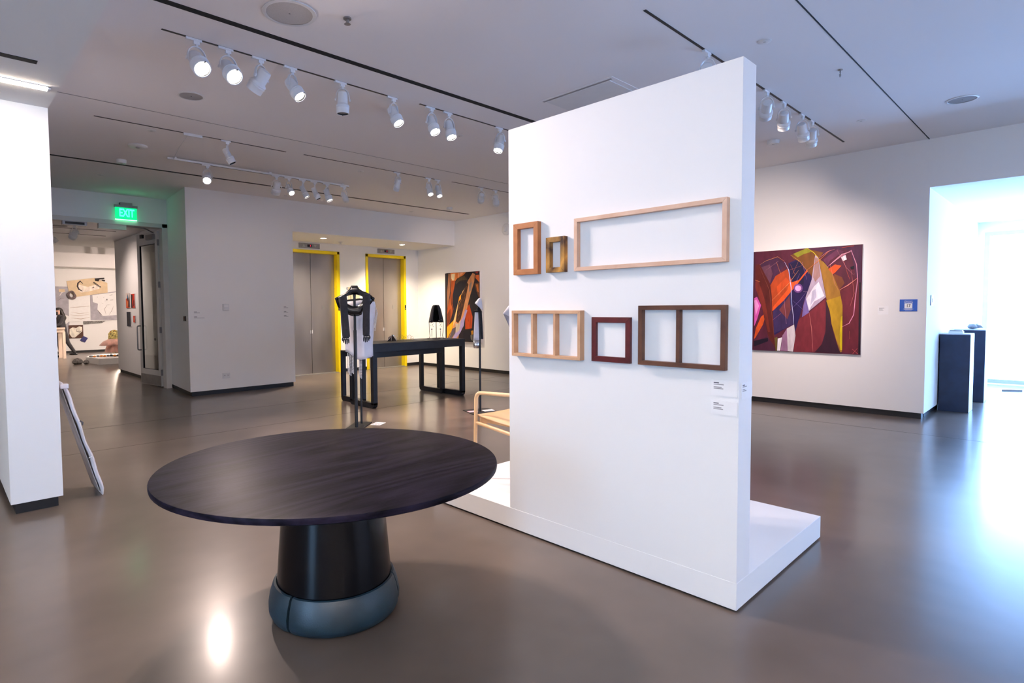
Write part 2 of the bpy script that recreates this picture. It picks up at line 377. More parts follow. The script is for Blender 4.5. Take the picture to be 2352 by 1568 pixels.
# wall with the gallery door
DW = 12.2
dw = MB().box(-4.4, 1.15, DW, DW+.16, 0, C).box(1.15, 3.46, DW, DW+.16, 3.2, C)
struct(dw, 'wall_door', 'wall_paint')
struct(MB().box(3.42, 3.62, DW+.12, 16.4, ZB, 3.3), 'wall_corridor', 'wall_paint')
basew('baseboard_corridor', [(3.45, DW+.2), (3.6, DW+.2), (3.6, 16.37), (3.45, 16.37)])
struct(MB().box(3.6, 8.2, 16.25, 16.4, 0, 4), 'wall_far_front', 'wall_paint')
struct(MB().box(-1.4, 8.2, 25, 25.2, ZB, 4), 'wall_far', 'wall_paint')
basew('baseboard_far', [(-1.4, 25.03), (8, 25.03), (8, 25.1), (-1.4, 25.1)])
struct(MB().box(8.0, 8.2, 16.3, 25.2, 0, 4), 'wall_far_right', 'wall_paint')
struct(MB().box(-1.4, -1.2, 12.3, 25.2, 0, 4), 'wall_far_left', 'wall_paint')
# left: column and the lower soffit over the place the camera stands
struct(MB().box(.387, .719, 5.4544, 7.4, ZB, 3.12), 'wall_column', 'wall_paint', bevel=.003)
basew('baseboard_column', [(.417, 5.4844), (.689, 5.4844), (.689, 7.3), (.417, 7.3)])
so = struct(MB().box(-4.4, .719, -5.4, 12.3, 3.113, C), 'ceiling_soffit', 'wall_paint')
struct(MB().box(-4.2, .546, 4.50-.03, 4.50+.03, 3.110, 3.1135), 'air_slot', 'slot_black', so)
# walls behind and beside the camera
WB = [(-4.4, -4.2)]
lw = MB().box(-4.4, -4.2, -5.4, .4, 0, 3.2).box(-4.4, -4.2, 1.6, 12.3, 0, 3.2).box(-4.4, -4.2, .4, 1.6, 0, .12).box(-4.4, -4.2, .4, 1.6, 2.85, 3.2)
struct(lw, 'wall_left', 'wall_paint')
struct(MB().box(-4.4, 3.4, -5.4, -5.2, 0, C).box(8.4, W+.3, -5.4, -5.2, 0, C).box(3.4, 8.4, -5.4, -5.2, 0, .1).box(3.4, 8.4, -5.4, -5.2, 2.9, C), 'wall_front', 'wall_paint')
w3 = struct(MB().box(3.4, 8.4, -5.34, -5.32, .1, 2.9), 'window_3', 'day_front')
wf = MB()
for x in (3.4, 5.04, 6.70, 8.34): wf.box(x, x+.06, -5.32, -5.26, .1, 2.9)
wf.box(3.4, 8.4, -5.32, -5.26, .1, .16).box(3.4, 8.4, -5.32, -5.26, 2.84, 2.9).build('window_frame', 'pedestal_side', w3)
struct(MB().box(W+.2, 15.2, -5.4, -5.2, 0, VC), 'wall_vestibule_front', 'wall_paint')
def window_x(name, x, y0, y1, z0, z1, shade, nx, bars):
    o = struct(MB().box(x, x+.02, y0, y1, z0, z1), name, shade)
    fr = MB(); t = .055
    xa, xb = min(x-.06*nx, x), max(x-.06*nx, x)
    fr.box(xa, xb, y0-.02, y0+t, z0-.02, z1+.02).box(xa, xb, y1-t, y1+.02, z0-.02, z1+.02).box(xa, xb, y0+t, y1-t, z0-.02, z0+t).box(xa, xb, y0+t, y1-t, z1-t, z1+.02)
    for b in bars: fr.box(xa, xb, b-.03, b+.03, z0+t, z1-t)
    fr.build('window_frame', 'pedestal_side', o)
    return o
window_x('window_1', XV-.03, -4.9, 1.30, .06, 2.86, 'day_right', 1, (-.9, -3.0))
struct(MB().box(XV, XV+.15, -5.4, 1.6, 0, VC+.05), 'wall_window', 'wall_paint')
window_x('window_2', -4.33, .4, 1.6, .12, 2.85, 'day_back', -1, ())

# LED strip in the soffit, plus two unseen strips added as fill light
for y, lb in ((4.965, 'bright linear ceiling light in the low soffit beside the white column'), (-1.2, 'added fill light strip under the soffit behind the viewer'), (-4.0, 'added fill light strip under the soffit farthest behind the viewer')):
    t = thing('led_or_fill_strip', (-.2, y, 3.113), lb, 'ceiling light', 'linear lights in the soffit')
    MB().box(-4.0, .655, y-.025, y+.025, 3.098, 3.1125).build('diffuser', 'led_strip' if y > 3 else 'fill_strip_rear', t)
    MB().box(-4.05, .672, y-.035, y-.0255, 3.108, 3.1125).box(-4.05, .672, y+.0255, y+.035, 3.108, 3.1125).box(.656, .672, y-.035, y+.035, 3.096, 3.1125).build('frame', 'white_plastic', t)

# elevators
for k, (a, b) in enumerate(EL):
    side = ('left', 'right')[k]
    t = thing('elevator_entrance', ((a+b)/2, AB, 0), ('brushed steel elevator doors in yellow frame, beside the white wall corner', 'brushed steel elevator doors in yellow frame, nearer the alcove corner')[k], 'elevator', 'elevators in the alcove')
    m_ = .07
    MB().box(a, a+m_, AB-.02, AB+.16, 0, EZ).box(b-m_, b, AB-.02, AB+.16, 0, EZ).box(a, b, AB-.02, AB+.16, EZ-m_, EZ).build('door_frame', 'yellow', t, bevel=.004)
    mid = (a+b)/2
    for x0, x1 in ((a+m_, mid-.005), (mid+.005, b-m_)): 
        MB().box(x0, x1, AB+.13, AB+.16, .012, EZ-m_).build('door_panel', 'steel', t)
    MB().box(a+m_, b-m_, AB-.02, AB+.16, 0, .012).build('sill', 'steel_plate', t)
    MB().box(mid+.28, mid+.36, AB+.124, AB+.13, 1.53, 1.62).build('notice_plate', 'steel_plate', t)
    p = MB().box(b-m_+.015, b-m_+.052, AB-.028, AB-.02, 1.5, 1.62).build('button_plate', 'black_shine', t)
    MB().lathe([(.011, 0), (.011, .006)], n=10, M=Matrix.Translation((b-m_+.034, AB-.028, 1.535)) @ Matrix.Rotation(PI/2, 4, 'X')).build('button', 'steel_plate', p)
    for zz in (.35, .92)[1:]:
        MB().box(mid-.03, mid-.012, AB+.126, AB+.13, .96, 1.04).box(mid+.012, mid+.03, AB+.126, AB+.13, .96, 1.04).build('sticker', 'pedestal_side', t)
for k, x in enumerate((6.51, 8.672)):
    t = thing('elevator_indicator', (x, AB, 3.0), ('steel floor indicator with arrows above the left elevator', 'steel floor indicator with arrows above the right elevator')[k], 'indicator panel', 'floor indicators over the elevators')
    MB().box(x-.265, x+.265, AB-.015, AB, 2.945, 3.06).build('plate', 'steel_grey', t, bevel=.003)
    MB().box(x-.055, x+.055, AB-.019, AB-.015, 2.975, 3.03).build('display', 'black_shine', t)
    text('digit', '1', .05, (x+.022, AB-.0205, 3.003), FACE_Y, 'red_digit', t)
    for s, u in ((-1, 1), (1, -1)):
        cxx = x+s*.145
        MB().add([(cxx-.04, AB-.018, 3.003-u*.032), (cxx+.04, AB-.018, 3.003-u*.032), (cxx, AB-.018, 3.003+u*.036), (cxx-.04, AB-.0149, 3.003-u*.032), (cxx+.04, AB-.0149, 3.003-u*.032), (cxx, AB-.0149, 3.003+u*.036)], [(0, 1, 2), (0, 3, 4, 1), (1, 4, 5, 2), (2, 5, 3, 0)]).build('arrow', 'steel_plate', t)
t = thing('floor_number_sign', (7.66, AB, 1.8), 'small cream wall sign with the number 1 between the elevators', 'sign')
mat('cream', lin('#d8c9a8'), .6, var=(8, .03))
MB().box(7.52, 7.86, AB-.01, AB, 1.70, 2.07).build('plate', 'cream', t, bevel=.003)
text('digit', '1', .13, (7.60, AB-.0115, 1.815), FACE_Y, 'gold', t)
# alcove downlights
for k, (x, y) in enumerate(((6.41, 11.35), (8.55, 11.33))):
    t = thing('downlight', (x, y, 3.092), ('recessed downlight in alcove ceiling before the left elevator', 'recessed downlight in alcove ceiling before the right elevator')[k], 'downlight', 'alcove downlights')
    MB().lathe([(.062, -.004), (.085, -.004), (.085, .0005), (.062, .0005)], (x, y, 3.092), 20, cap=False).build('trim_ring', 'white_plastic', t)
    MB().disc((x, y, 3.090), .062, 20).build('lens', 'downlight', t)
    l = bpy.data.lights.new('downlight_lamp', 'SPOT'); l.energy = 180; l.color = (1., .84, .64); l.spot_size = 2.3; l.spot_blend = 1.; l.shadow_soft_size = .05
    o = bpy.data.objects.new('downlight_lamp', l); COL.objects.link(o); o.location = (0, 0, -.02); o.parent = t
t = thing('ceiling_sprinkler', (7.05, 11.7, 3.092), 'small white sprinkler on the alcove ceiling', 'sprinkler')
MB().lathe([(.05, 0), (.05, -.012), (.02, -.02), (.02, -.05), (.035, -.055), (.035, -.06)], (7.05, 11.7, 3.092), 14).build('body', 'white_plastic', t)

# gallery door: frame and the open glazed leaf
df = struct(MB().box(3.36, 3.46, DW-.03, DW+.19, 0, 3.22).box(1.15, 3.46, DW-.03, DW+.19, 3.14, 3.22).box(1.15, 1.25, DW-.03, DW+.19, 0, 3.22), 'trim_3', 'door_frame', bevel=.004)
hx, hy = 3.352, DW+.20
tag(df, None)
t = tag(thing('door_1', (hx, hy, 0), None, None), kind='structure')
ang = math.atan2(.95, -.13)
DM = Matrix.Translation((hx, hy, 0)) @ Matrix.Rotation(ang, 4, 'Z')     # local x runs along the leaf, local y towards the corridor wall side
LW, LZ = .98, 3.11
d = MB()
for x0, x1, z0, z1 in ((.01, .12, .02, LZ), (LW-.12, LW, .02, LZ), (.12, LW-.12, LZ-.24, LZ), (.12, LW-.12, .02, .34)): d.box(x0, x1, -.022, .022, z0, z1, DM)
d.build('leaf_frame', 'door_frame', t, bevel=.003)
MB().box(.12, LW-.12, -.005, .005, .34, LZ-.24, DM).build('pane', 'glass', t)
MB().box(.125, LW-.125, -.02, .02, .335, .345, DM).box(.12, .132, -.02, .02, .34, LZ-.24, DM).box(LW-.132, LW-.12, -.02, .02, .34, LZ-.24, DM).box(.12, LW-.12, -.02, .02, LZ-.25, LZ-.238, DM).build('glazing_bead', 'black_metal', t)
MB().box(.02, LW-.02, .022, .026, .03, .23, DM).build('kick_plate', 'steel_grey', t)
h = MB(); h.tube([DM @ Vector(p) for p in fillet([(LW-.06, .02, .72), (LW-.06, .09, .72), (LW-.06, .09, 1.22), (LW-.06, .02, 1.22)], .05)], .014, 8)
h.build('pull_handle', 'steel_grey', t)
MB().lathe([(.025, 0), (.025, .02)], n=12, M=DM @ Matrix.Translation((.22, .022, .96)) @ Matrix.Rotation(-PI/2, 4, 'X')).build('lock_cylinder', 'steel_grey', t)
for z in (.30, 1.15, 2.05, 2.88): MB().box(-.012, .012, -.05, .03, z-.06, z+.06, DM).build('hinge', 'steel_grey', t)
MB().box(.10, .42, .022, .075, LZ-.16, LZ-.06, DM).build('door_closer', 'steel_grey', t)
MB().box(.62, .74, .022, .06, LZ-.10, LZ-.03, DM).build('door_contact', 'black_shine', t)
MB().beam(DM @ Vector((.12, .05, LZ-.03)), (3.1, DW+.16, 3.13), .025, .012).beam((3.1, DW+.16, 3.13), (2.72, DW+.1, 3.13), .025, .012).build('closer_arm', 'steel_grey', t)
MB().box(1.75, 2.12, DW-.02, DW+.1, 3.07, 3.14).build('magnet_lock', 'steel_grey', t)
MB().box(1.79, 2.08, DW-.024, DW-.02, 3.085, 3.125).build('magnet_face', 'black_shine', t)
MB().box(2.3, 2.75, DW-.015, DW+.1, 3.05, 3.14).build('door_header_box', 'door_frame', t)

# exit sign
t = thing('exit_sign', (2.74, DW-.06, 3.48), 'edge lit green glass EXIT sign hanging over the gallery doorway', 'exit sign')
MB().box(2.64, 2.84, DW-.11, DW-.005, 3.50, 3.545).build('wall_box', 'steel_grey', t)
MB().box(2.55, 2.93, DW-.10, DW-.03, 3.455, 3.50).build('housing', 'steel_grey', t)
MB().box(2.56, 2.92, DW-.070, DW-.060, 3.235, 3.455).build('glass_panel', 'exit_green', t)
MB().box(2.56, 2.92, DW-.072, DW-.058, 3.228, 3.238).build('lit_edge', 'exit_edge', t)
text('lettering', 'EXIT', .20, (2.75, DW-.073, 3.352), FACE_Y, 'exit_letters', t, .001, bold=.005, xs=.62)
l = bpy.data.lights.new('exit_glow', 'POINT'); l.energy = .13; l.color = (.0, 1., .3); l.shadow_soft_size = .08
o = bpy.data.objects.new('exit_glow', l); COL.objects.link(o); o.parent = t; o.location = (.0, -.06, -.17)

# things on the elevator wall and right wall
t = thing('thermostat', (4.0, E, 1.59), 'white thermostat on the blank wall left of the elevators', 'thermostat')
MB().box(3.945, 4.055, E-.03, E, 1.53, 1.65).build('case', 'white_plastic', t, bevel=.006)
MB().box(3.96, 4.04, E-.033, E-.03, 1.59, 1.635).build('dial_window', 'paper', t)
t = thing('wall_outlet', (3.98, E, .33), 'white double wall outlet low on the wall left of the elevators', 'outlet')
MB().box(3.91, 4.05, E-.008, E, .275, .375).build('plate', 'white_plastic', t, bevel=.003)
for s in (-1, 1):
    q = MB().box(3.98+s*.032-.022, 3.98+s*.032+.022, E-.012, E-.008, .295, .355).build('socket', 'white_plastic', t)
    MB().box(3.98+s*.032-.010, 3.98+s*.032-.006, E-.0128, E-.012, .32, .342).box(3.98+s*.032+.006, 3.98+s*.032+.010, E-.0128, E-.012, .32, .342).build('slot', 'ink', q)
def lines_y(name, label, x, zs, y, wd, group=None):
    t = thing(name, (x, y, zs[0]), label, 'wall text', group)
    for k, z in enumerate(zs):
        MB().box(x, x+.05, y-.001, y, z+.014, z+.022).build('text_line', 'ink', t)
        MB().box(x, x+wd[k % len(wd)], y-.001, y, z-.004, z+.003).build('text_line', 'ink_light', t)
lines_y('wall_lettering', 'tiny printed caption lines on the wall near the doorway corner', 3.44, (1.49, 1.40), E, (.10, .18))
lines_y('wall_lettering', 'three tiny printed captions on the wall beside the left elevator', 5.14, (1.57, 1.48, 1.40), E, (.09, .09, .09))
t = thing('card_reader', (3.36, 10.95, 1.39), 'small dark card reader on the side of the elevator wall', 'card reader')
MB().box(3.335, 3.362, 10.88, 10.97, 1.345, 1.435).build('case', 'black_shine', t, bevel=.004)
MB().box(3.332, 3.335, 10.895, 10.925, 1.36, 1.42).build('indicator', 'brown_card', t)
t = thing('fire_alarm', (W, 8.93, 3.31), 'round white alarm high on the right wall beside the partition', 'alarm')
RX = lambda x, y, z: Matrix.Translation((x, y, z)) @ Matrix.Rotation(-PI/2, 4, 'Y')
MB().lathe([(.13, 0), (.13, .03), (.11, .05), (.06, .055), (.05, .09), (.02, .1)], n=24, M=RX(W, 8.93, 3.31)).build('body', 'white_plastic', t)
t = thing('artwork_caption', (W, 1.9, 1.45), 'small white caption card between the large painting and blue sign', 'label')
MB().box(W-.003, W, 1.83, 1.95, 1.40, 1.52).build('card', 'label_paper', t)
for z, b in ((1.49, .06), (1.475, .04), (1.46, .05)): MB().box(W-.0036, W-.003, 1.935-b, 1.935, z-.003, z+.003).build('text_line', 'ink_light', t)
# occupancy sign
y0, y1, z0, z1 = 1.515, 1.705, 1.445, 1.605
t = thing('occupancy_sign', (W, 1.61, 1.52), 'blue maximum occupancy sign with the number 17 on white square', 'sign')
MB().box(W-.006, W, y0, y1, z0, z1).build('panel', 'sign_blue', t)
MB().box(W-.007, W-.006, 1.568, 1.652, 1.484, 1.552).build('number_square', 'label_paper', t)
text('number', '17', .058, (W-.0078, 1.61, 1.518), FACE_X, 'ink', t, .0004, bold=.0012, xs=.8)
text('lettering', 'Maximum', .022, (W-.0068, 1.61, 1.582), FACE_X, 'label_paper', t, .0004)
text('lettering', 'Occupancy', .022, (W-.0068, 1.61, 1.565), FACE_X, 'label_paper', t, .0004)
for z, b in ((1.475, .055), (1.468, .045), (1.461, .035)): MB().box(W-.0066, W-.006, 1.61-b, 1.61+b, z-.0015, z+.0015).build('text_line', 'label_paper', t)

# artworks on the right wall
PAINTING_A = [
 ('p','#5a2036',0,[(3.559,2.389),(2.144,2.378),(2.131,0.832),(3.558,0.827)]),
 ('p','#4f2344',0,[(2.830,2.387),(2.147,2.377),(2.141,1.844),(2.190,1.878),(2.282,2.312),(2.382,2.337),(2.525,2.213)]),
 ('p','#6b2230',0,[(2.520,1.976),(2.385,1.752),(2.177,1.927),(2.135,0.836),(2.354,0.852),(2.396,1.534)]),
 ('p','#241522',0,[(2.168,1.853),(2.145,1.852),(2.132,0.836),(2.158,0.838)]),
 ('p','#2a1a52',0,[(3.080,2.180),(2.952,2.234),(2.824,2.078),(2.753,1.935),(2.855,1.608),(2.922,1.327),(2.966,1.122),(2.984,1.255),(3.080,1.200),(3.269,1.069),(3.299,1.433),(3.042,1.824)]),
 ('p','#1e1540',0,[(3.071,2.162),(2.952,2.216),(2.856,2.079),(2.867,1.853),(2.994,1.857),(3.061,2.020)]),
 ('p','#4a2645',0,[(3.490,2.187),(3.380,2.271),(3.229,2.279),(3.112,2.164),(3.241,2.010),(3.331,1.860),(3.428,2.056)]),
 ('p','#6a3f52',0,[(3.472,2.140),(3.344,2.178),(3.300,2.031),(3.337,1.884)]),
 ('p','#3b2a58',0,[(3.291,1.451),(3.136,1.612),(3.032,1.752),(2.992,1.255),(3.080,1.200),(3.228,1.125),(3.269,1.105)]),
 ('p','#7a3a3e',0,[(3.200,1.469),(3.056,1.682),(3.036,1.468),(3.082,1.325)]),
 ('p','#d957b0',0,[(3.566,1.655),(3.526,1.677),(3.463,1.543),(3.518,1.321),(3.560,1.209)]),
 ('p','#f09ad6',0,[(3.566,1.618),(3.533,1.632),(3.493,1.534),(3.539,1.377)]),
 ('p','#d9541f',0,[(3.561,1.004),(3.537,1.172),(3.461,1.359),(3.376,1.442),(3.430,1.239),(3.535,1.033)]),
 ('p','#5e1f1c',0,[(3.556,2.191),(3.490,2.187),(3.323,1.851),(3.288,1.469),(3.269,1.123),(3.226,0.834),(3.282,0.840),(3.362,1.103),(3.455,1.543),(3.552,1.877)]),
 ('p','#7c2c22',0,[(3.552,1.914),(3.513,1.950),(3.404,1.616),(3.320,1.122),(3.354,1.121),(3.455,1.543),(3.551,1.822)]),
 ('p','#b8471c',0,[(3.331,1.851),(3.258,1.993),(3.094,2.092),(3.035,1.930),(3.017,1.823),(3.104,1.665),(3.300,1.451),(3.308,1.687)]),
 ('p','#ef5a20',0,[(3.059,1.878),(2.931,1.917),(2.824,2.069),(2.813,2.046),(3.136,1.612),(3.291,1.451),(3.287,1.514),(3.089,1.772)]),
 ('p','#d2501e',0,[(3.238,1.830),(3.109,1.968),(3.059,1.895),(3.220,1.685)]),
 ('p','#7a4a1e',0,[(3.049,2.302),(2.798,2.370),(2.615,2.305),(2.674,2.223),(2.544,2.079),(2.729,1.926),(2.808,2.042),(2.920,2.188),(3.016,2.247)]),
 ('p','#8d8a22',0,[(3.017,2.317),(2.830,2.390),(2.759,2.333),(2.875,2.303),(2.953,2.260)]),
 ('p','#b59a22',0,[(2.689,2.242),(2.613,2.168),(2.544,2.079),(2.595,2.022),(2.641,2.085)]),
 ('p','#8c5a2c',0,[(2.659,2.222),(2.491,1.992),(2.385,1.752),(2.406,1.702),(2.592,1.843)]),
 ('p','#e5541f',0,[(2.610,2.015),(2.465,2.125),(2.385,2.100),(2.462,2.004),(2.608,1.904)]),
 ('p','#7c4226',0,[(2.477,1.991),(2.374,1.936),(2.341,1.851),(2.414,1.736),(2.460,1.872)]),
 ('p','#6a3050',0,[(2.613,2.202),(2.440,2.342),(2.353,2.301),(2.524,2.188),(2.564,2.097)]),
 ('p','#b9a6bd',0,[(2.720,2.278),(2.682,2.241),(2.632,1.982),(2.571,1.655),(2.798,1.441),(2.840,1.643),(2.760,1.918)]),
 ('p','#a77f7a',0,[(2.720,2.244),(2.681,2.224),(2.647,1.965),(2.713,1.882),(2.742,1.952)]),
 ('p','#ece6f2',0,[(2.728,1.814),(2.668,1.880),(2.589,1.672),(2.724,1.589),(2.791,1.450),(2.829,1.625)]),
 ('p','#c9c2dc',0,[(2.749,1.745),(2.704,1.778),(2.694,1.657),(2.769,1.537)]),
 ('p','#7d68a8',0,[(2.836,1.660),(2.782,1.429),(2.882,1.341),(2.862,1.538)]),
 ('p','#7c2a35',0,[(2.790,1.424),(2.576,1.629),(2.563,1.364),(2.569,1.125),(2.618,0.951),(2.703,0.839),(2.985,0.828),(2.966,1.131),(2.922,1.327)]),
 ('p','#3a1a2c',0,[(2.570,1.612),(2.524,1.501),(2.490,1.297),(2.473,1.144),(2.395,0.875),(2.354,0.840),(2.695,0.840),(2.607,0.968),(2.565,1.159)]),
 ('p','#a5742a',0,[(2.674,2.223),(2.613,2.160),(2.491,1.983),(2.399,1.736),(2.358,1.534),(2.356,1.198),(2.354,0.861),(2.376,0.851),(2.430,1.027),(2.493,1.263),(2.511,1.433),(2.558,1.604),(2.608,1.878),(2.654,2.120)]),
 ('p','#b98f1e',0,[(2.566,1.604),(2.384,1.668),(2.361,1.467),(2.362,0.877),(2.423,1.027),(2.490,1.263),(2.518,1.450)]),
 ('p','#e0c512',0,[(2.375,1.366),(2.358,1.383),(2.353,0.886),(2.375,0.885),(2.388,1.113)]),
 ('p','#4a2038',0,[(3.560,0.967),(3.362,1.048),(3.266,0.923),(3.236,0.830),(3.558,0.827)]),
 ('p','#1a1024',0,[(3.560,0.976),(3.353,1.030),(3.347,0.978),(3.559,0.883)]),
 ('p','#6a5a2a',0,[(3.256,1.033),(3.215,1.052),(3.216,0.834),(3.237,0.837)]),
 ('p','#9c6f92',0,[(3.144,1.073),(3.080,1.186),(3.063,0.838),(3.165,0.837)]),
 ('p','#d8cdd2',0,[(3.083,1.182),(2.984,1.246),(2.962,1.078),(2.993,0.833),(3.066,0.838)]),
 ('p','#efe9ee',0,[(3.209,1.025),(3.148,1.045),(3.173,0.837),(3.215,0.834)]),
 ('p','#f0e8ee',0,[(2.390,2.221),(2.337,2.254),(2.319,2.186),(2.364,2.166)]),
 ('p','#151020',0,[(2.275,2.077),(2.229,2.091),(2.232,2.045),(2.268,2.047)]),
 ('p','#7a4a90',0,[(2.874,1.792),(2.882,1.757),(2.905,1.732),(2.936,1.724),(2.968,1.734),(2.992,1.760),(3.001,1.796),(2.993,1.831),(2.970,1.856),(2.938,1.864),(2.907,1.854),(2.883,1.827)]),
 ('p','#f7b4ea',0,[(2.895,1.793),(2.900,1.771),(2.915,1.755),(2.937,1.750),(2.958,1.756),(2.974,1.773),(2.980,1.795),(2.975,1.817),(2.959,1.833),(2.938,1.838),(2.917,1.831),(2.901,1.815)]),
 ('s','#d98ca8',0.01,[(2.564,2.089),(2.408,2.222),(2.268,2.311),(2.201,2.109),(2.183,1.895),(2.209,1.599),(2.220,1.400),(2.274,1.275),(2.358,1.223)]),
 ('s','#e7a0b4',0.016,[(2.538,2.113),(2.380,2.262),(2.268,2.295)]),
 ('s','#c86a6a',0.006,[(2.263,2.030),(2.221,1.698),(2.267,1.516)]),
 ('s','#e0857a',0.014,[(2.400,1.753),(2.301,1.816),(2.190,1.911)]),
 ('s','#e06a50',0.008,[(2.267,1.166),(2.261,1.049)]),
 ('s','#d8847c',0.007,[(2.782,1.424),(2.747,1.189),(2.723,0.842)]),
 ('s','#c7c3ee',0.009,[(3.129,2.201),(3.070,2.073),(3.033,1.806),(3.022,1.575),(2.994,1.362),(2.987,1.237)]),
 ('s','#7aa0f0',0.016,[(3.029,1.646),(3.018,1.539)]),
 ('s','#e58a4a',0.012,[(3.553,1.942),(3.477,1.911)]),
 ('s','#d98a5a',0.006,[(3.490,2.178),(3.396,2.236),(3.229,2.288),(3.129,2.210)]),
 ('s','#e9a06a',0.006,[(2.934,2.066),(3.059,1.878),(3.302,1.614)]),
 ('s','#c88a5a',0.008,[(3.049,2.302),(2.920,2.197),(2.792,2.006)]),
 ('s','#e3824a',0.008,[(2.824,2.060),(2.673,2.189),(2.527,2.332)]),
 ('s','#d07a80',0.008,[(2.674,2.223),(2.556,2.317),(2.469,2.344)]),
 ('s','#e58a4a',0.008,[(3.244,2.208),(3.183,2.026)]),
 ('s','#c98a90',0.005,[(3.394,2.090),(3.211,2.224)]),
 ('s','#9a86c8',0.005,[(3.006,1.610),(2.861,1.468)]),
 ('s','#8a6ab0',0.005,[(3.036,1.468),(2.910,1.609),(2.819,1.747)]),
 ('s','#d9b0c8',0.006,[(2.866,1.748),(2.788,1.729)]),
 ('s','#b08ad0',0.004,[(2.917,2.013),(2.978,1.857)]),
 ('s','#e07a50',0.005,[(3.047,2.160),(2.980,1.998)]),
 ('s','#e07a50',0.005,[(2.936,2.206),(3.013,2.017)]),
 ('s','#c07ab0',0.005,[(2.889,2.186),(2.822,1.921)]),
 ('s','#d07050',0.005,[(3.062,2.073),(2.888,2.133)]),
 ('s','#c76a8a',0.007,[(3.281,1.314),(3.166,1.415)]),
 ('s','#e0a0c0',0.006,[(3.128,1.648),(3.089,1.254)]),
 ('s','#8a4a3a',0.006,[(3.490,2.151),(3.338,1.779),(3.241,0.888)]),
 ('s','#c07a5a',0.008,[(2.523,2.129),(2.459,1.839),(2.414,1.753)]),
 ('s','#c0503a',0.005,[(2.381,2.270),(2.304,1.983),(2.274,1.898)]),
 ('s','#b06a7a',0.006,[(2.439,2.325),(2.320,2.067),(2.233,1.963)]),
 ('s','#e8d020',0.01,[(2.822,2.386),(2.736,2.314),(2.674,2.232)]),
 ('s','#f06a6a',0.01,[(2.227,0.909),(2.159,0.841)]),
 ('s','#f06a6a',0.01,[(2.168,0.920),(2.223,0.837)]),
 ('s','#e0521f',0.012,[(2.382,2.357),(2.234,2.374)]),
]
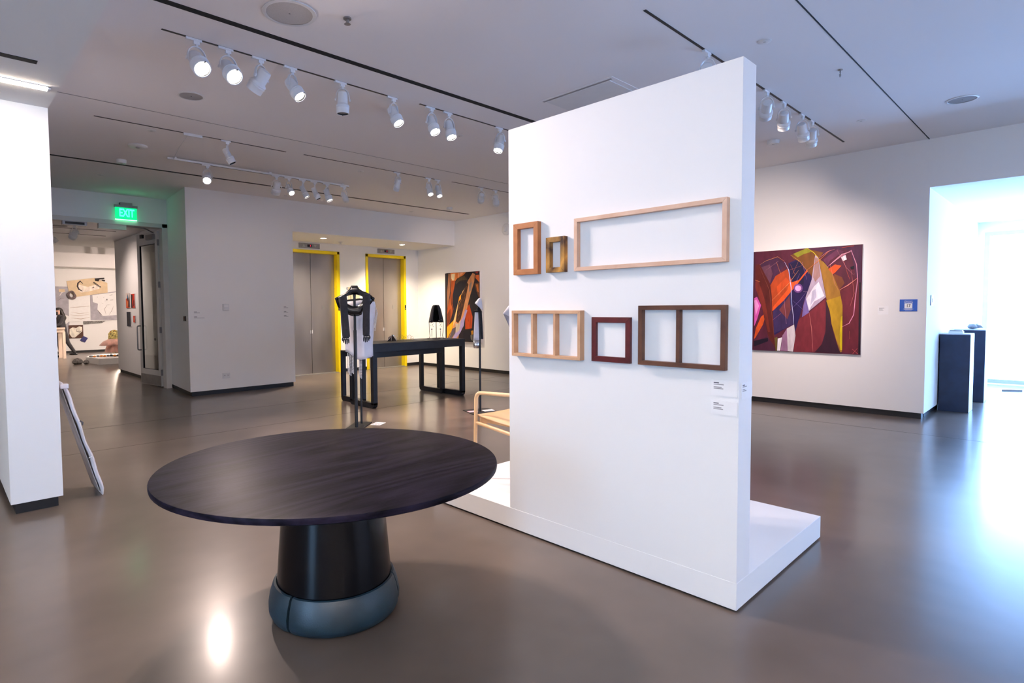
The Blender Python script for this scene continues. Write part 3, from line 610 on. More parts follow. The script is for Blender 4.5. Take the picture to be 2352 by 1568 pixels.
PAINTING_B = [
 ('p','#241a22',0,[(10.958,2.416),(9.773,2.407),(9.753,0.736),(10.959,0.707)]),
 ('p','#8a5a3c',0,[(10.914,2.399),(10.756,2.398),(10.717,2.216),(10.803,2.010),(10.870,1.731),(10.927,1.450),(10.945,2.155)]),
 ('p','#1a1418',0,[(10.954,2.413),(10.882,2.413),(10.903,2.125),(10.952,1.930)]),
 ('p','#9a4416',0,[(10.779,2.204),(10.609,2.239),(10.700,1.923),(10.724,1.646),(10.695,1.506),(10.727,1.422),(10.900,1.056),(10.954,0.885),(10.948,1.450),(10.827,1.801)]),
 ('p','#6a2c10',0,[(10.939,1.380),(10.810,1.520),(10.814,1.226),(10.943,1.083)]),
 ('p','#d97a3a',0,[(10.798,2.410),(10.228,2.406),(10.328,2.336),(10.551,2.264),(10.613,2.212),(10.758,2.217)]),
 ('p','#e8a070',0,[(10.509,2.393),(10.308,2.396),(10.388,2.353),(10.510,2.290)]),
 ('p','#d8c7a0',0,[(10.767,2.385),(10.632,2.389),(10.654,2.241),(10.706,2.213),(10.768,2.273)]),
 ('p','#4a3a2a',0,[(10.614,2.163),(10.510,2.276),(10.288,2.324),(10.187,2.222),(10.450,2.205),(10.594,2.125)]),
 ('p','#17121f',0,[(10.615,2.101),(10.471,2.172),(10.221,2.180),(10.332,1.969),(10.476,1.725),(10.560,1.561),(10.684,1.506),(10.735,1.646),(10.721,1.868)]),
 ('p','#1a1418',0,[(10.228,2.405),(9.971,2.405),(10.072,2.344),(10.161,2.221),(10.209,2.315)]),
 ('p','#8a1c1c',0,[(9.917,2.400),(9.781,2.403),(9.842,2.345)]),
 ('p','#d8662a',0,[(9.899,2.316),(9.770,2.323),(9.761,2.138),(9.900,2.250)]),
 ('p','#6a3a22',0,[(9.930,2.118),(9.759,2.138),(9.753,1.768),(9.837,1.822)]),
 ('p','#c06a30',0,[(9.882,2.090),(9.806,2.100),(9.789,1.901),(9.836,1.929)]),
 ('p','#15111f',0,[(10.077,1.854),(9.975,2.039),(9.846,1.902),(9.768,1.715),(9.781,0.735),(10.347,0.720),(10.364,0.970),(10.038,1.012),(10.041,1.611)]),
 ('p','#b5400f',0,[(10.264,1.314),(10.198,1.559),(10.119,1.626),(10.005,1.315),(10.037,1.039),(10.268,1.010)]),
 ('s','#2a1218',0.02,[(10.189,1.450),(10.143,1.206)]),
 ('s','#2a1218',0.018,[(10.082,1.382),(10.075,1.112)]),
 ('p','#c98a5c',0,[(9.994,2.374),(9.914,2.344),(9.939,2.172),(10.077,1.854),(10.158,1.640),(10.199,1.518),(10.300,1.313),(10.402,1.175),(10.529,0.765),(10.905,0.752),(10.732,1.031),(10.604,1.367),(10.477,1.643),(10.272,2.022),(10.152,2.207)]),
 ('p','#e3b878',0,[(10.268,2.021),(10.414,1.834),(10.518,1.643),(10.557,1.450),(10.626,1.228),(10.732,1.045),(10.818,0.902),(10.645,1.339),(10.518,1.671),(10.353,1.942)]),
 ('p','#8a7a72',0,[(10.114,2.098),(10.016,2.175),(10.057,1.961),(10.135,1.909)]),
 ('p','#f0a218',0,[(10.947,1.048),(10.688,1.227),(10.732,1.031),(10.839,0.888),(10.930,0.754),(10.956,0.753)]),
 ('p','#f0941a',0,[(10.475,1.808),(10.404,1.875),(10.415,1.752),(10.507,1.698)]),
 ('p','#3a2018',0,[(10.191,2.161),(10.143,2.099),(10.235,1.803),(10.338,1.505),(10.431,1.257),(10.524,1.157),(10.606,1.200),(10.561,1.450),(10.395,1.793)]),
 ('p','#9f90c0',0,[(10.258,1.504),(10.185,1.477),(10.281,1.259),(10.323,1.094),(10.446,0.926),(10.611,0.765),(10.736,0.760),(10.609,0.950),(10.483,1.147),(10.340,1.313)]),
 ('p','#b8a898',0,[(10.627,1.158),(10.524,1.132),(10.421,1.244),(10.485,0.981),(10.609,0.908)]),
 ('p','#5a5058',0,[(10.733,1.017),(10.607,1.061),(10.630,0.908),(10.778,0.763),(10.873,0.760)]),
 ('p','#b57a1c',0,[(10.063,0.977),(9.985,0.992),(9.990,0.898),(10.049,0.880)]),
 ('p','#6a645c',0,[(10.084,0.868),(10.010,0.887),(10.011,0.726),(10.069,0.774)]),
 ('s','#12101a',0.018,[(10.790,2.205),(10.803,1.982),(10.766,1.660),(10.706,1.450)]),
 ('s','#d98a4a',0.006,[(10.334,1.906),(10.371,1.845)]),
 ('s','#c9702a',0.006,[(10.416,1.701),(10.454,1.640)]),
 ('s','#c9702a',0.006,[(10.289,1.765),(10.325,1.704)]),
 ('s','#d98a4a',0.006,[(10.273,1.916),(10.310,1.856)]),
 ('s','#d98a4a',0.006,[(10.437,1.445),(10.474,1.383)]),
 ('s','#a8521e',0.006,[(10.220,1.921),(10.256,1.861)]),
 ('s','#c9702a',0.006,[(10.450,1.422),(10.487,1.360)]),
 ('s','#a8521e',0.006,[(10.286,1.965),(10.323,1.904)]),
 ('s','#d98a4a',0.006,[(10.501,1.290),(10.539,1.228)]),
 ('s','#a8521e',0.006,[(10.217,2.028),(10.254,1.968)]),
 ('s','#c9702a',0.006,[(10.367,1.778),(10.403,1.717)]),
 ('s','#a8521e',0.006,[(10.415,1.706),(10.452,1.645)]),
 ('s','#d98a4a',0.006,[(10.547,1.393),(10.584,1.331)]),
 ('s','#a8521e',0.006,[(10.355,1.621),(10.392,1.560)]),
 ('s','#d98a4a',0.006,[(10.279,1.939),(10.315,1.879)]),
 ('s','#d98a4a',0.006,[(10.392,1.742),(10.429,1.681)]),
 ('s','#c9702a',0.006,[(10.253,1.884),(10.289,1.823)]),
 ('s','#d98a4a',0.006,[(10.201,2.062),(10.237,2.002)]),
 ('s','#a8521e',0.006,[(10.363,1.667),(10.400,1.605)]),
 ('s','#c9702a',0.006,[(10.258,1.814),(10.294,1.753)]),
 ('s','#a8521e',0.006,[(10.169,2.044),(10.205,1.984)]),
 ('s','#d98a4a',0.006,[(10.446,1.571),(10.484,1.509)]),
 ('s','#a8521e',0.006,[(10.341,1.737),(10.378,1.676)]),
 ('s','#c9702a',0.006,[(10.347,1.633),(10.384,1.572)]),
 ('s','#d98a4a',0.006,[(10.471,1.394),(10.509,1.332)]),
 ('s','#c9702a',0.006,[(10.455,1.458),(10.492,1.396)]),
]

def painting(name, label, y0, y1, z0, z1, shapes, back, dep=.035):
    t = thing(name, (W, (y0+y1)/2, z0), label, 'painting')
    MB().box(W-dep, W-.003, y0, y1, z0, z1).build('stretched_canvas', 'canvas_edge', t)
    art('painted_surface', [('p', back, 0, [(y0+.002, z0+.002), (y1-.002, z0+.002), (y1-.002, z1-.002), (y0+.002, z1-.002)])]+shapes, lambda a, b, l: (W-dep-.0002-l, a, b), t, step=.00025)
painting('abstract_painting', 'large abstract painting in maroon, orange and yellow on the right wall', 2.132, 3.95, .826, 2.389, PAINTING_A, '#4a1c30')
painting('abstract_painting', 'tall abstract painting in black, orange and cream behind the console', 9.755, 11.012, .70, 2.412, PAINTING_B, '#241a22', .06)

# vestibule: switch, pedestals and what stands on them
t = thing('light_switch', (10.02, 1.4188, 1.59), 'grey light switch plate on the bright vestibule wall', 'switch')
MB().box(9.97, 10.09, 1.405, 1.4188, 1.52, 1.66).build('plate', 'steel_plate', t)
MB().box(10.01, 10.05, 1.400, 1.405, 1.56, 1.62).build('rocker', 'steel_grey', t)
t = thing('door_button', (10.16, 1.4188, 1.58), 'tiny grey button beside the light switch on the vestibule wall', 'button')
MB().box(10.14, 10.18, 1.408, 1.4188, 1.555, 1.61).build('case', 'steel_grey', t)
def pedestal(x0, x1, y0, y1, z, label):
    t = thing('display_pedestal', ((x0+x1)/2, (y0+y1)/2, 0), label, 'pedestal', 'dark pedestals in the vestibule')
    MB().box(x0, x1, y0, y1, 0, z-.012).build('body', 'pedestal_blue_haze', t, bevel=.003)
    MB().box(x0-.002, x1+.002, y0-.002, y1+.002, z-.012, z).build('top', 'pedestal_side', t)
    MB().box(x0+.004, x1, y0-.004, y0-.0005, .003, z-.013).build('side_panel', 'pedestal_side', t)
pedestal(10.72, 11.12, 1.075, 1.405, 1.115, 'nearer dark pedestal with a white block on it, in the vestibule')
pedestal(12.0, 12.42, 1.03, 1.40, 1.135, 'farther dark pedestal half hidden behind the nearer one')
t = thing('white_block', (10.92, 1.24, 1.115), 'small white carved block on the nearer pedestal', 'sculpture')
MB().box(10.86, 10.98, 1.17, 1.33, 1.115, 1.145).build('base', 'paper', t, bevel=.004)
MB().box(10.87, 10.97, 1.18, 1.32, 1.145, 1.160).build('dark_lid', 'steel_grey', t)
t = thing('small_sculpture', (12.2, 1.2, 1.135), 'small dark rounded sculpture on the farther pedestal', 'sculpture')
MB().lathe([(.02, 0), (.07, .01), (.085, .04), (.06, .075), (.02, .085)], (12.2, 1.2, 1.137), 14, 1, .8).build('body', 'steel_grey', t)
MB().tube([(12.2, 1.16, 1.185), (12.2, 1.11, 1.178), (12.2, 1.08, 1.165)], [.04, .025, .008], 8).build('beak', 'steel_grey', t)
t = thing('floor_wedge', (13.9, .85, 0), 'small dark wedge on the bright floor by the window', 'door wedge')
MB().prism([(13.8, .95), (14.0, .93), (13.95, .70)], 0, .03).build('body', 'steel_grey', t)

# ================================================================== PARTITION, PLINTH, FRAMES
XP, XB, YP, YQ, TP, TPL = 2.9288, 3.0914, 1.1433, 2.6766, 2.748, .1517
t = thing('white_plinth', (3.6, 2.2, 0), 'low white floor plinth carrying the partition wall and wooden chair', 'plinth')
MB().box(XP, 4.285, YP, 3.50, .012, TPL).build('platform', 'plinth_paint', t, bevel=.002)
MB().box(XP+.03, 4.25, YP+.03, 3.46, 0, .014).build('shadow_base', 'black_base', t)
t = thing('partition_wall', (3.01, 1.9, TPL), 'freestanding white partition wall hung with empty wooden frames', 'partition')
MB().box(XP+.0015, XB, YP+.0015, YQ, TPL, TP).build('panel', 'partition_paint', t, bevel=.002)
def frame(label, y0, y1, z0, z1, wd, m, dep=.035, bars=(), side=0.):
    t = thing('wooden_frame', (XP, (y0+y1)/2, z0), label, 'picture frame', 'empty wooden frames on the partition')
    xa, xb = XP+.0015-dep, XP+.0015
    yz = lambda pts: [[Vector((x, a, b)) for a, b in pts] for x in (xa, xb)]
    def rail(name, pts):
        v = [(x, a, b) for x in (xa, xb) for a, b in pts]
        MB().add(v, [(0, 1, 2, 3), (7, 6, 5, 4), (0, 4, 5, 1), (1, 5, 6, 2), (2, 6, 7, 3), (3, 7, 4, 0)]).build(name, m, t, bevel=.0012)
    g = .0004
    rail('top_rail', [(y1, z1), (y0, z1), (y0+wd, z1-wd), (y1-wd, z1-wd)])
    rail('bottom_rail', [(y0, z0), (y1, z0), (y1-wd, z0+wd), (y0+wd, z0+wd)])
    rail('left_stile', [(y1, z1-g), (y1-wd, z1-wd-g), (y1-wd, z0+wd+g), (y1, z0+g)])
    rail('right_stile', [(y0, z1-g), (y0, z0+g), (y0+wd, z0+wd+g), (y0+wd, z1-wd-g)])
    for b in bars: MB().box(xa+.002, xb, b-wd*.42, b+wd*.42, z0+wd, z1-wd).build('mullion', m, t, bevel=.001)
frame('tall orange-brown cherry frame, upper left on the partition', 2.394, 2.604, 1.762, 2.101, .036, 'cherry')
frame('small streaked yellow-brown spalted wood frame, second in upper row', 2.183, 2.328, 1.765, 1.986, .031, 'spalted')
frame('very wide pale maple frame, upper right on the partition', 1.200, 2.111, 1.764, 2.081, .023, 'maple')
frame('pale oak frame divided into three openings, lower left', 2.058, 2.613, 1.221, 1.525, .020, 'oak_light', .045, (2.437, 2.255))
frame('square dark red frame, middle of the lower row', 1.735, 1.994, 1.222, 1.485, .032, 'padauk', .02)
frame('walnut brown frame divided into two openings, lower right', 1.201, 1.678, 1.223, 1.551, .024, 'walnut', .035, (1.448,))
for k, (z0, z1) in enumerate(((1.091, 1.171), (.996, 1.067))):
    t = thing('caption_card', (XP, 1.215, z0), ('upper of two white caption cards below the walnut frame', 'lower of two white caption cards below the walnut frame')[k], 'label', 'caption cards on the partition')
    MB().box(XP-.0025, XP+.0015, 1.152, 1.280, z0, z1).build('card', 'label_paper', t)
    for dz, b, m_ in ((.014, .026, 'ink'), (.022, .050, 'ink_light'), (.036, .040, 'ink_light'), (.043, .048, 'ink_light')):
        MB().box(XP-.0030, XP-.0025, 1.268-b, 1.268, z1-dz-.0022, z1-dz+.0022).build('text_line', m_, t)
t = thing('caption_card', (3.02, YP, 1.08), 'white caption card on the narrow end of the partition', 'label')
MB().box(2.955, 3.088, YP-.0015, YP+.0015, 1.080, 1.163).build('card', 'label_paper', t)
for dz, b, m_ in ((.014, .026, 'ink'), (.022, .050, 'ink_light'), (.036, .030, 'ink_light'), (.043, .045, 'ink_light')):
    MB().box(2.967, 2.967+b, YP-.0021, YP-.0015, 1.163-dz-.0022, 1.163-dz+.0022).build('text_line', m_, t)

# ================================================================== ROUND TABLE
TC = (1.490, 2.585); TZ = .768
t = thing('pedestal_table', (TC[0], TC[1], 0), 'large dark stained round wooden pedestal table in the foreground', 'table')
MB().lathe([(.55, TZ-.05), (.90, TZ-.034), (.985, TZ-.032), (.998, TZ-.026), (1., TZ-.018), (1., TZ-.006), (.997, TZ-.001), (.99, TZ)], (TC[0], TC[1], 0), 96, .843, .806, 2.6).build('table_top', 'table_wood', t, angle=30)
MB().lathe([(.27, .16), (.288, .165), (.287, .20), (.275, .35), (.262, .50), (.250, .66), (.244, TZ-.048)], (TC[0], TC[1], 0), 64).build('shaft', 'shaft_wood', t)
MB().lathe([(.262, .004), (.30, .012), (.305, .10), (.285, .17)], (TC[0], TC[1], 0), 48).build('base_core', 'rubber', t)
prof = [(.268, .006), (.298, .010), (.318, .024), (.329, .05), (.330, .085), (.322, .13), (.309, .172), (.302, .184), (.292, .187), (.286, .182)]
gap = .024
for a0 in (197, 317, 77):
    A0, A1 = math.radians(a0)+gap, math.radians(a0+120)-gap
    n = 26; rings = []
    for r, z in prof: rings.append([(TC[0]+(r-(.004 if k in (0, n) else 0))*math.cos(A0+(A1-A0)*k/n), TC[1]+(r-(.004 if k in (0, n) else 0))*math.sin(A0+(A1-A0)*k/n), z) for k in range(n+1)])
    b_ = MB().loft(rings, closed=False)
    for k in (0, n):
        ring = [r_[k] for r_ in rings]; c0 = (TC[0]+.27*math.cos(A0 if k == 0 else A1), TC[1]+.27*math.sin(A0 if k == 0 else A1))
        b_.add(ring+[(c0[0], c0[1], z) for _, z in prof], [(i, i+1, i+1+len(prof), i+len(prof)) for i in range(len(prof)-1)])
    b_.build('leather_segment', 'leather', t)

# ================================================================== BENTWOOD CHAIR on the plinth
CX, CY, CZ = 3.235, 3.32, TPL
t = thing('bentwood_chair', (CX+.27, CY-.28, CZ), 'pale bentwood armchair behind the partition, only one corner showing', 'chair')
def side(x):
    p = fillet([(x-.01, CY+.01, CZ+.002), (x, CY, CZ+.706), (x, CY-.58, CZ+.735), (x, CY-.60, CZ+.002)], .06, 6)
    MB().tube(p, .0155, 12).build('arm_frame', 'ash', t)
    MB().tube([(x, CY+.002, CZ+.462), (x, CY-.59, CZ+.400)], .0145, 10).build('side_rail', 'ash', t)
side(CX); side(CX+.54)
MB().beam((CX+.02, CY-.03, CZ+.475), (CX+.52, CY-.03, CZ+.475), .02, .055).build('front_rail', 'ash', t)
MB().beam((CX+.02, CY-.57, CZ+.43), (CX+.52, CY-.57, CZ+.43), .02, .05).build('back_rail', 'ash', t)
st = MB(); ring = []
for i in range(9):
    y = CY+.005-.60*i/8; z = CZ+.520-.045*i/8-.01*math.sin(PI*i/8); ring.append([(CX+.012+.516*k/6, y, z-.006*math.sin(PI*k/6)) for k in range(7)])
st.loft(ring, closed=False).build('seat', 'ash', t, solid=.014)
bk = MB(); ring = []
for i in range(5):
    z = CZ+.72+.045*i; ring.append([(CX+.0+.54*k/10, CY-.60-.05*math.sin(PI*k/10)-.01*i, z) for k in range(11)])
bk.loft(ring, closed=False).build('backrest', 'ash', t, solid=.012)
for s in (.05, .22): MB().box(CX+s, CX+s+.02, CY-.5, CY-.1, CZ+.462, CZ+.49).build('seat_batten', 'ash', t)

# ================================================================== BLACK NESTING CONSOLES
def console(x0, x1, y0, y1, z, th, post, label):
    t = thing('console_table', ((x0+x1)/2, (y0+y1)/2, 0), label, 'table', 'black nesting consoles')
    MB().box(x0, x1, y0, y1, z-.02, z).build('table_top', 'black_metal', t, bevel=.002)
    for y, n in ((y0, 1), (y1, -1)):
        MB().box(x0+post, x1-post, min(y, y+n*.05), max(y, y+n*.05), z-th, z-.02).build('apron', 'black_metal', t)
    for xx, s in ((x0, 1), (x1, -1)):
        a, b = min(xx, xx+s*post), max(xx, xx+s*post); h = post*.95
        for ya, yb in ((y0, y0+h), (y1-h, y1)): MB().box(a, b, ya, yb, .06, z-.02).build('leg', 'black_metal', t)
        pts = [(y0, .06), (y0+.012, .022), (y0+.05, .0), (y1-.05, .0), (y1-.012, .022), (y1, .06), (y1, .085), (y0, .085)]
        M_ = Matrix(((0, 0, 1, 0), (1, 0, 0, 0), (0, 1, 0, 0), (0, 0, 0, 1)))
        MB().prism(pts, a, b, M_).build('runner', 'black_metal', t, bevel=.002)
console(4.955, 6.885, 7.34, 8.02, 1.0, .125, .075, 'taller of two nested black steel consoles, carrying the black hood')
console(5.045, 6.795, 7.78, 8.44, .845, .105, .065, 'lower of two nested black steel consoles, tucked behind the taller one')

def basis(p):
    """room directions seen from the entrance side: right of the thing, and towards the viewer"""
    d = Vector((p[0], p[1], 0)).normalized(); return Vector((d.y, -d.x, 0)), -d
def mannequin_stand(t, p, top, plate, r=.014, rz=0., two=False):
    M_ = Matrix.Translation((p[0], p[1], 0)) @ Matrix.Rotation(rz, 4, 'Z')
    MB().box(-plate/2, plate/2, -plate/2, plate/2, 0, .012, M_).build('base_plate', 'black_metal', t, bevel=.002)
    MB().tube([(p[0], p[1], .01), (p[0], p[1], top*.72)], r, 12).build('pole', 'black_metal', t)
    MB().tube([(p[0], p[1], top*.72), (p[0], p[1], top)], r*.78, 12).build('inner_pole', 'black_metal', t)

# --- front stand: black bust collar with long gloves
A = (4.013, 6.346); R_, F_ = basis(A)
def P_(s, z, d=0., o=A, r=R_, f=F_): v = Vector((o[0], o[1], z))+r*s+f*d; return (v.x, v.y, v.z)
t = thing('glove_stand', (A[0], A[1], 0), 'black display stand with black collar and long black gloves hanging down', 'display stand')
mannequin_stand(t, A, 1.76, .225, .021, .716)
# collar: an outer and an inner loop, bulged forward
outer = [(-.236, 1.655), (-.214, 1.694), (-.16, 1.72), (-.104, 1.748), (-.06, 1.79), (-.035, 1.836), (.037, 1.836), (.058, 1.795), (.10, 1.765), (.167, 1.743), (.225, 1.70), (.243, 1.655), (.20, 1.60), (.155, 1.555), (.10, 1.515), (.085, 1.47), (.04, 1.452), (-.03, 1.452), (-.09, 1.475), (-.16, 1.525), (-.205, 1.565)]
inner = [(-.125, 1.66), (-.12, 1.68), (-.11, 1.70), (-.085, 1.712), (-.05, 1.722), (-.02, 1.728), (.025, 1.728), (.05, 1.722), (.075, 1.715), (.10, 1.703), (.115, 1.68), (.112, 1.66), (.10, 1.635), (.085, 1.61), (.06, 1.59), (.04, 1.578), (.015, 1.573), (-.02, 1.573), (-.055, 1.585), (-.09, 1.605), (-.115, 1.635)]
n = len(outer); rings = []
for k, (w_, dd) in enumerate(((0, 0), (.33, .03), (.66, .035), (1, .01))): rings.append([P_(a[0]*(1-w_)+b[0]*w_, a[1]*(1-w_)+b[1]*w_, dd+.03*math.cos(4*(a[0]))) for a, b in zip(outer, inner)])
MB().loft(rings).build('collar', 'black_shine', t, solid=.012)
MB().ball(P_(-.225, 1.672, .03), .022, 10).build('shoulder_cap', 'black_shine', t); MB().ball(P_(.235, 1.672, .03), .022, 10).build('shoulder_cap', 'black_shine', t)
for q in ((-.095, 1.80), (-.09, 1.815), (-.085, 1.79), (-.08, 1.77)): MB().ball(P_(*q, .03), .009, 8).build('bead', 'pearl', t)
MB().tube([P_(0, 1.70), P_(0, 1.80)], .02, 10).build('neck_block', 'black_metal', t)
def glove(s0, s1, z0, z1, w0, w1, mirror):
    rings = []
    for i in range(13):
        u = i/12; c = s0+(s1-s0)*u; hw = (w0+(w1-w0)*u)/2; z = z0+(z1-z0)*u
        if i == 0: z -= .01
        rings.append([P_(c+hw*math.cos(2*PI*k/14)*(1+.04*math.sin(9*u+k)), z+(.012*math.cos(2*PI*k/14) if i == 0 else 0), .075+.026*math.sin(2*PI*k/14)-.02*u) for k in range(14)])
    g = MB().loft(rings, cap=True).build('sleeve', 'black_cloth', t)
    # hand below the cuff
    hd = MB(); sx = -1 if mirror else 1
    pr = [(.030, 0), (.036, -.012), (.038, -.030), (.034, -.045)]
    rings = [[P_(s1+r*math.cos(2*PI*k/12), z1+.006+dz, .055+.012*math.sin(2*PI*k/12)) for k in range(12)] for r, dz in pr]
    hd.loft(rings, cap=True); ho = hd.build('hand', 'black_cloth', t)
    for off, ln, bend in ((-.030, .040, .2), (-.010, .056, .1), (.010, .060, .1), (.029, .048, .2)):
        a = s1+sx*off
        MB().tube([P_(a, z1-.03, .055), P_(a+sx*off*.08, z1-.034-ln*.5, .058), P_(a+sx*off*.12, z1-.034-ln, .055+.015*bend)], [.0095, .009, .006], 8).build('finger', 'black_cloth', ho)
    MB().tube([P_(s1-sx*.036, z1-.004, .055), P_(s1-sx*.047, z1-.03, .062), P_(s1-sx*.044, z1-.052, .066)], [.0105, .0095, .006], 8).build('thumb', 'black_cloth', ho)
    for k, off in enumerate((-.028, -.008, .012, .03)):
        MB().tube([P_(s1+off+.008*math.cos(q*PI/4), z1-.022+.003*k % .005, .062+.012*math.sin(q*PI/4)) for q in range(8)], .0032, 6, closed=True).build('ring', 'gold' if k % 2 else 'silver', ho)
        MB().ball(P_(s1+off, z1-.022, .076), .0068, 8).build('gem', 'pearl', ho)
glove(-.145, -.112, 1.712, 1.185, .098, .096, False)
glove(.152, .140, 1.735, 1.205, .095, .086, True)
tag(t, None)
t = thing('information_sheet', (4.36, 6.36, 0), 'pink and white printed sheet lying on the floor behind the glove stand', 'sheet')
MB().box(-.09, .09, -.07, .07, 0, .003, Matrix.Translation((4.36, 6.36, .0)) @ Matrix.Rotation(.5, 4, 'Z')).build('sheet', 'paper', t)
mat('pink_ink', (.75, .45, .50), .8, var=(20, .1))
for k in range(3): MB().box(-.07, .05, -.045+.04*k, -.03+.04*k, .0032, .0038, Matrix.Translation((4.36, 6.36, .0)) @ Matrix.Rotation(.5, 4, 'Z')).build('printed_band', 'pink_ink', t)

# --- second stand: white sleeveless top with pearl strands
B = (4.19, 6.50); RB, FB = basis(B)
def Q_(s, z, d=0.): return P_(s, z, d, B, RB, FB)
t = thing('shirt_stand', (B[0], B[1], 0), 'display stand with white sleeveless top trimmed with pearl strands', 'display stand')
mannequin_stand(t, B, 1.66, .225, .014, .716)
rings = []; nk = 40
def hem(th):        # lower edge: short on the left, long in the middle
    s = math.cos(th); return .985-.11*max(0, min(1, (s+1.0)/.9))+.055*max(0, s-.4)
for i in range(15):
    u = i/14; ring = []
    for k in range(nk):
        th = 2*PI*k/nk; s, dd = math.cos(th), math.sin(th)
        zt = 1.655-.02*abs(s); z = zt+(hem(th)-zt)*u
        lft = -.195+.005*u; rgt = .212-.055*min(1, u*1.3)
        hw = (rgt-lft)/2*(1 if u > .06 else .93); c = (rgt+lft)/2
        fold = 1+.05*u*math.sin(11*th+2)+.03*u*math.sin(5*th)
        ring.append(Q_(c+hw*s*fold, z, -.01+(.085+.02*u)*dd*fold))
    rings.append(ring)
MB().loft(rings).build('fabric', 'white_cloth', t, solid=.004)
MB().tube([Q_(-.17, 1.645), Q_(0, 1.665), Q_(.19, 1.645)], .018, 10).build('shoulder_bar', 'black_metal', t)
def strand(pts, r=.0082, label=None):
    P = [Vector(p) for p in pts]; b_ = MB(); acc = 0.; last = None; step = r*1.9
    for a, b in zip(P, P[1:]):
        L = (b-a).length; x = -acc
        while x < L:
            if x >= 0: b_.ball(a+(b-a)*(x/L), r, 6)
            x += step
        acc = L-(x-step) if x-step >= 0 else acc+L; acc = min(acc, step)
    return b_.build('pearl_strand', 'pearl', t)
for k in range(2): strand([Q_(-.200-.012*k, 1.53, .02+.02*k), Q_(-.205-.006*k, 1.3, .02), Q_(-.190, 1.06, .02)])
for k in range(3): strand([Q_(.214+.008*k, 1.55-.03*k, .02+.02*k), Q_(.205+.008*k, 1.45, .03), Q_(.178+.008*k, 1.33-.04*k, .02)])
for k in range(6): strand([Q_(-.166+.019*k, .955-.012*k, .055), Q_(-.168+.020*k, .80, .06), Q_(-.160+.016*k, .700-.022*((k*7) % 3), .055)])
for k in range(3): strand([Q_(-.018+.016*k, .90, .06), Q_(-.02+.015*k, .75, .06), Q_(-.012+.010*k, .645-.02*k, .055)])

# --- third stand: white cape and silver-cuffed sleeve seen from the side
S3 = (5.93, 6.00); R3, F3 = basis(S3)
def T_(s, z, d=0.): return P_(s, z, d, S3, R3, F3)
t = thing('cape_stand', (S3[0], S3[1], 0), 'slender black stand with white cape and silver cuffed sleeve beside the console', 'display stand')
M_ = Matrix.Translation((S3[0]+.03, S3[1]+.02, 0)) @ Matrix.Rotation(-.35, 4, 'Z')
MB().box(-.21, .21, -.19, .19, 0, .012, M_).build('base_plate', 'black_metal', t, bevel=.002)
MB().tube([T_(0, .01), T_(0, 1.10)], .016, 12).build('pole', 'black_metal', t)
MB().tube([T_(0, 1.10), T_(0, 1.50)], .012, 12).build('inner_pole', 'black_metal', t)
rings = []
for i in range(8):
    u = i/7; hw = .012+.045*u**.7; rings.append([T_(-.012+.02*(1-u)+hw*math.cos(2*PI*k/16), 1.682-.125*u-.025*math.cos(2*PI*k/16)*0-.05*u*math.cos(2*PI*k/16), (.03+.05*u)*math.sin(2*PI*k/16)) for k in range(16)])
MB().loft(rings).build('cape', 'white_cloth', t, solid=.004)
rings = []
for i in range(7):
    u = i/6; rings.append([T_(-.015+.056*u**.8*math.cos(2*PI*k/14)*1.0, 1.56-.085*u, .06*u**.6*math.sin(2*PI*k/14)) for k in range(14)])
MB().loft(rings, cap=True).build('shoulder_form', 'black_shine', t)
MB().tube([T_(-.085, 1.485, .03), T_(-.05, 1.49, .05), T_(-.02, 1.487, .05)], .012, 8).build('buckle', 'black_shine', t)
rings = []
for i in range(9):
    u = i/8; hw = .024+.018*u; rings.append([T_(-.045-.006*u+hw*math.cos(2*PI*k/14), 1.475-.41*u, .035+.022*math.sin(2*PI*k/14)) for k in range(14)])
MB().loft(rings).build('sleeve', 'white_cloth', t, solid=.003)
rings = [[T_(-.050+hw*math.cos(2*PI*k/14), z, .035+.026*math.sin(2*PI*k/14)) for k in range(14)] for hw, z in ((.044, 1.068), (.042, 1.0), (.037, .95))]
MB().loft(rings).build('cuff', 'silver', t, solid=.003)
rings = [[T_(.012+.02*u+hw*math.cos(2*PI*k/10), 1.48-.40*u, -.03+.02*math.sin(2*PI*k/10)) for k in range(10)] for u, hw in ((0, .02), (.5, .022), (1, .02))]
MB().loft(rings, cap=True).build('second_sleeve', 'black_cloth', t)
t = thing('information_card', (6.08, 5.80, 0), 'black and white printed card on the base beside the cape stand pole', 'card')
MB().box(-.085, .085, -.06, .06, .0125, .016, Matrix.Translation((6.06, 5.96, 0)) @ Matrix.Rotation(-.35, 4, 'Z')).build('card', 'paper', t)
for k in range(3): MB().box(-.06, .05-.02*k, -.04+.035*k, -.025+.035*k, .0162, .0167, Matrix.Translation((6.06, 5.96, 0)) @ Matrix.Rotation(-.35, 4, 'Z')).build('printed_band', 'ink_light', t)
t = thing('information_card', (5.82, 6.10, 0), 'dark pink printed card on the left of the cape stand base', 'card')
MB().box(-.07, .07, -.05, .05, .0125, .016, Matrix.Translation((5.83, 6.06, 0)) @ Matrix.Rotation(-.35, 4, 'Z')).build('card', 'pink_ink', t)

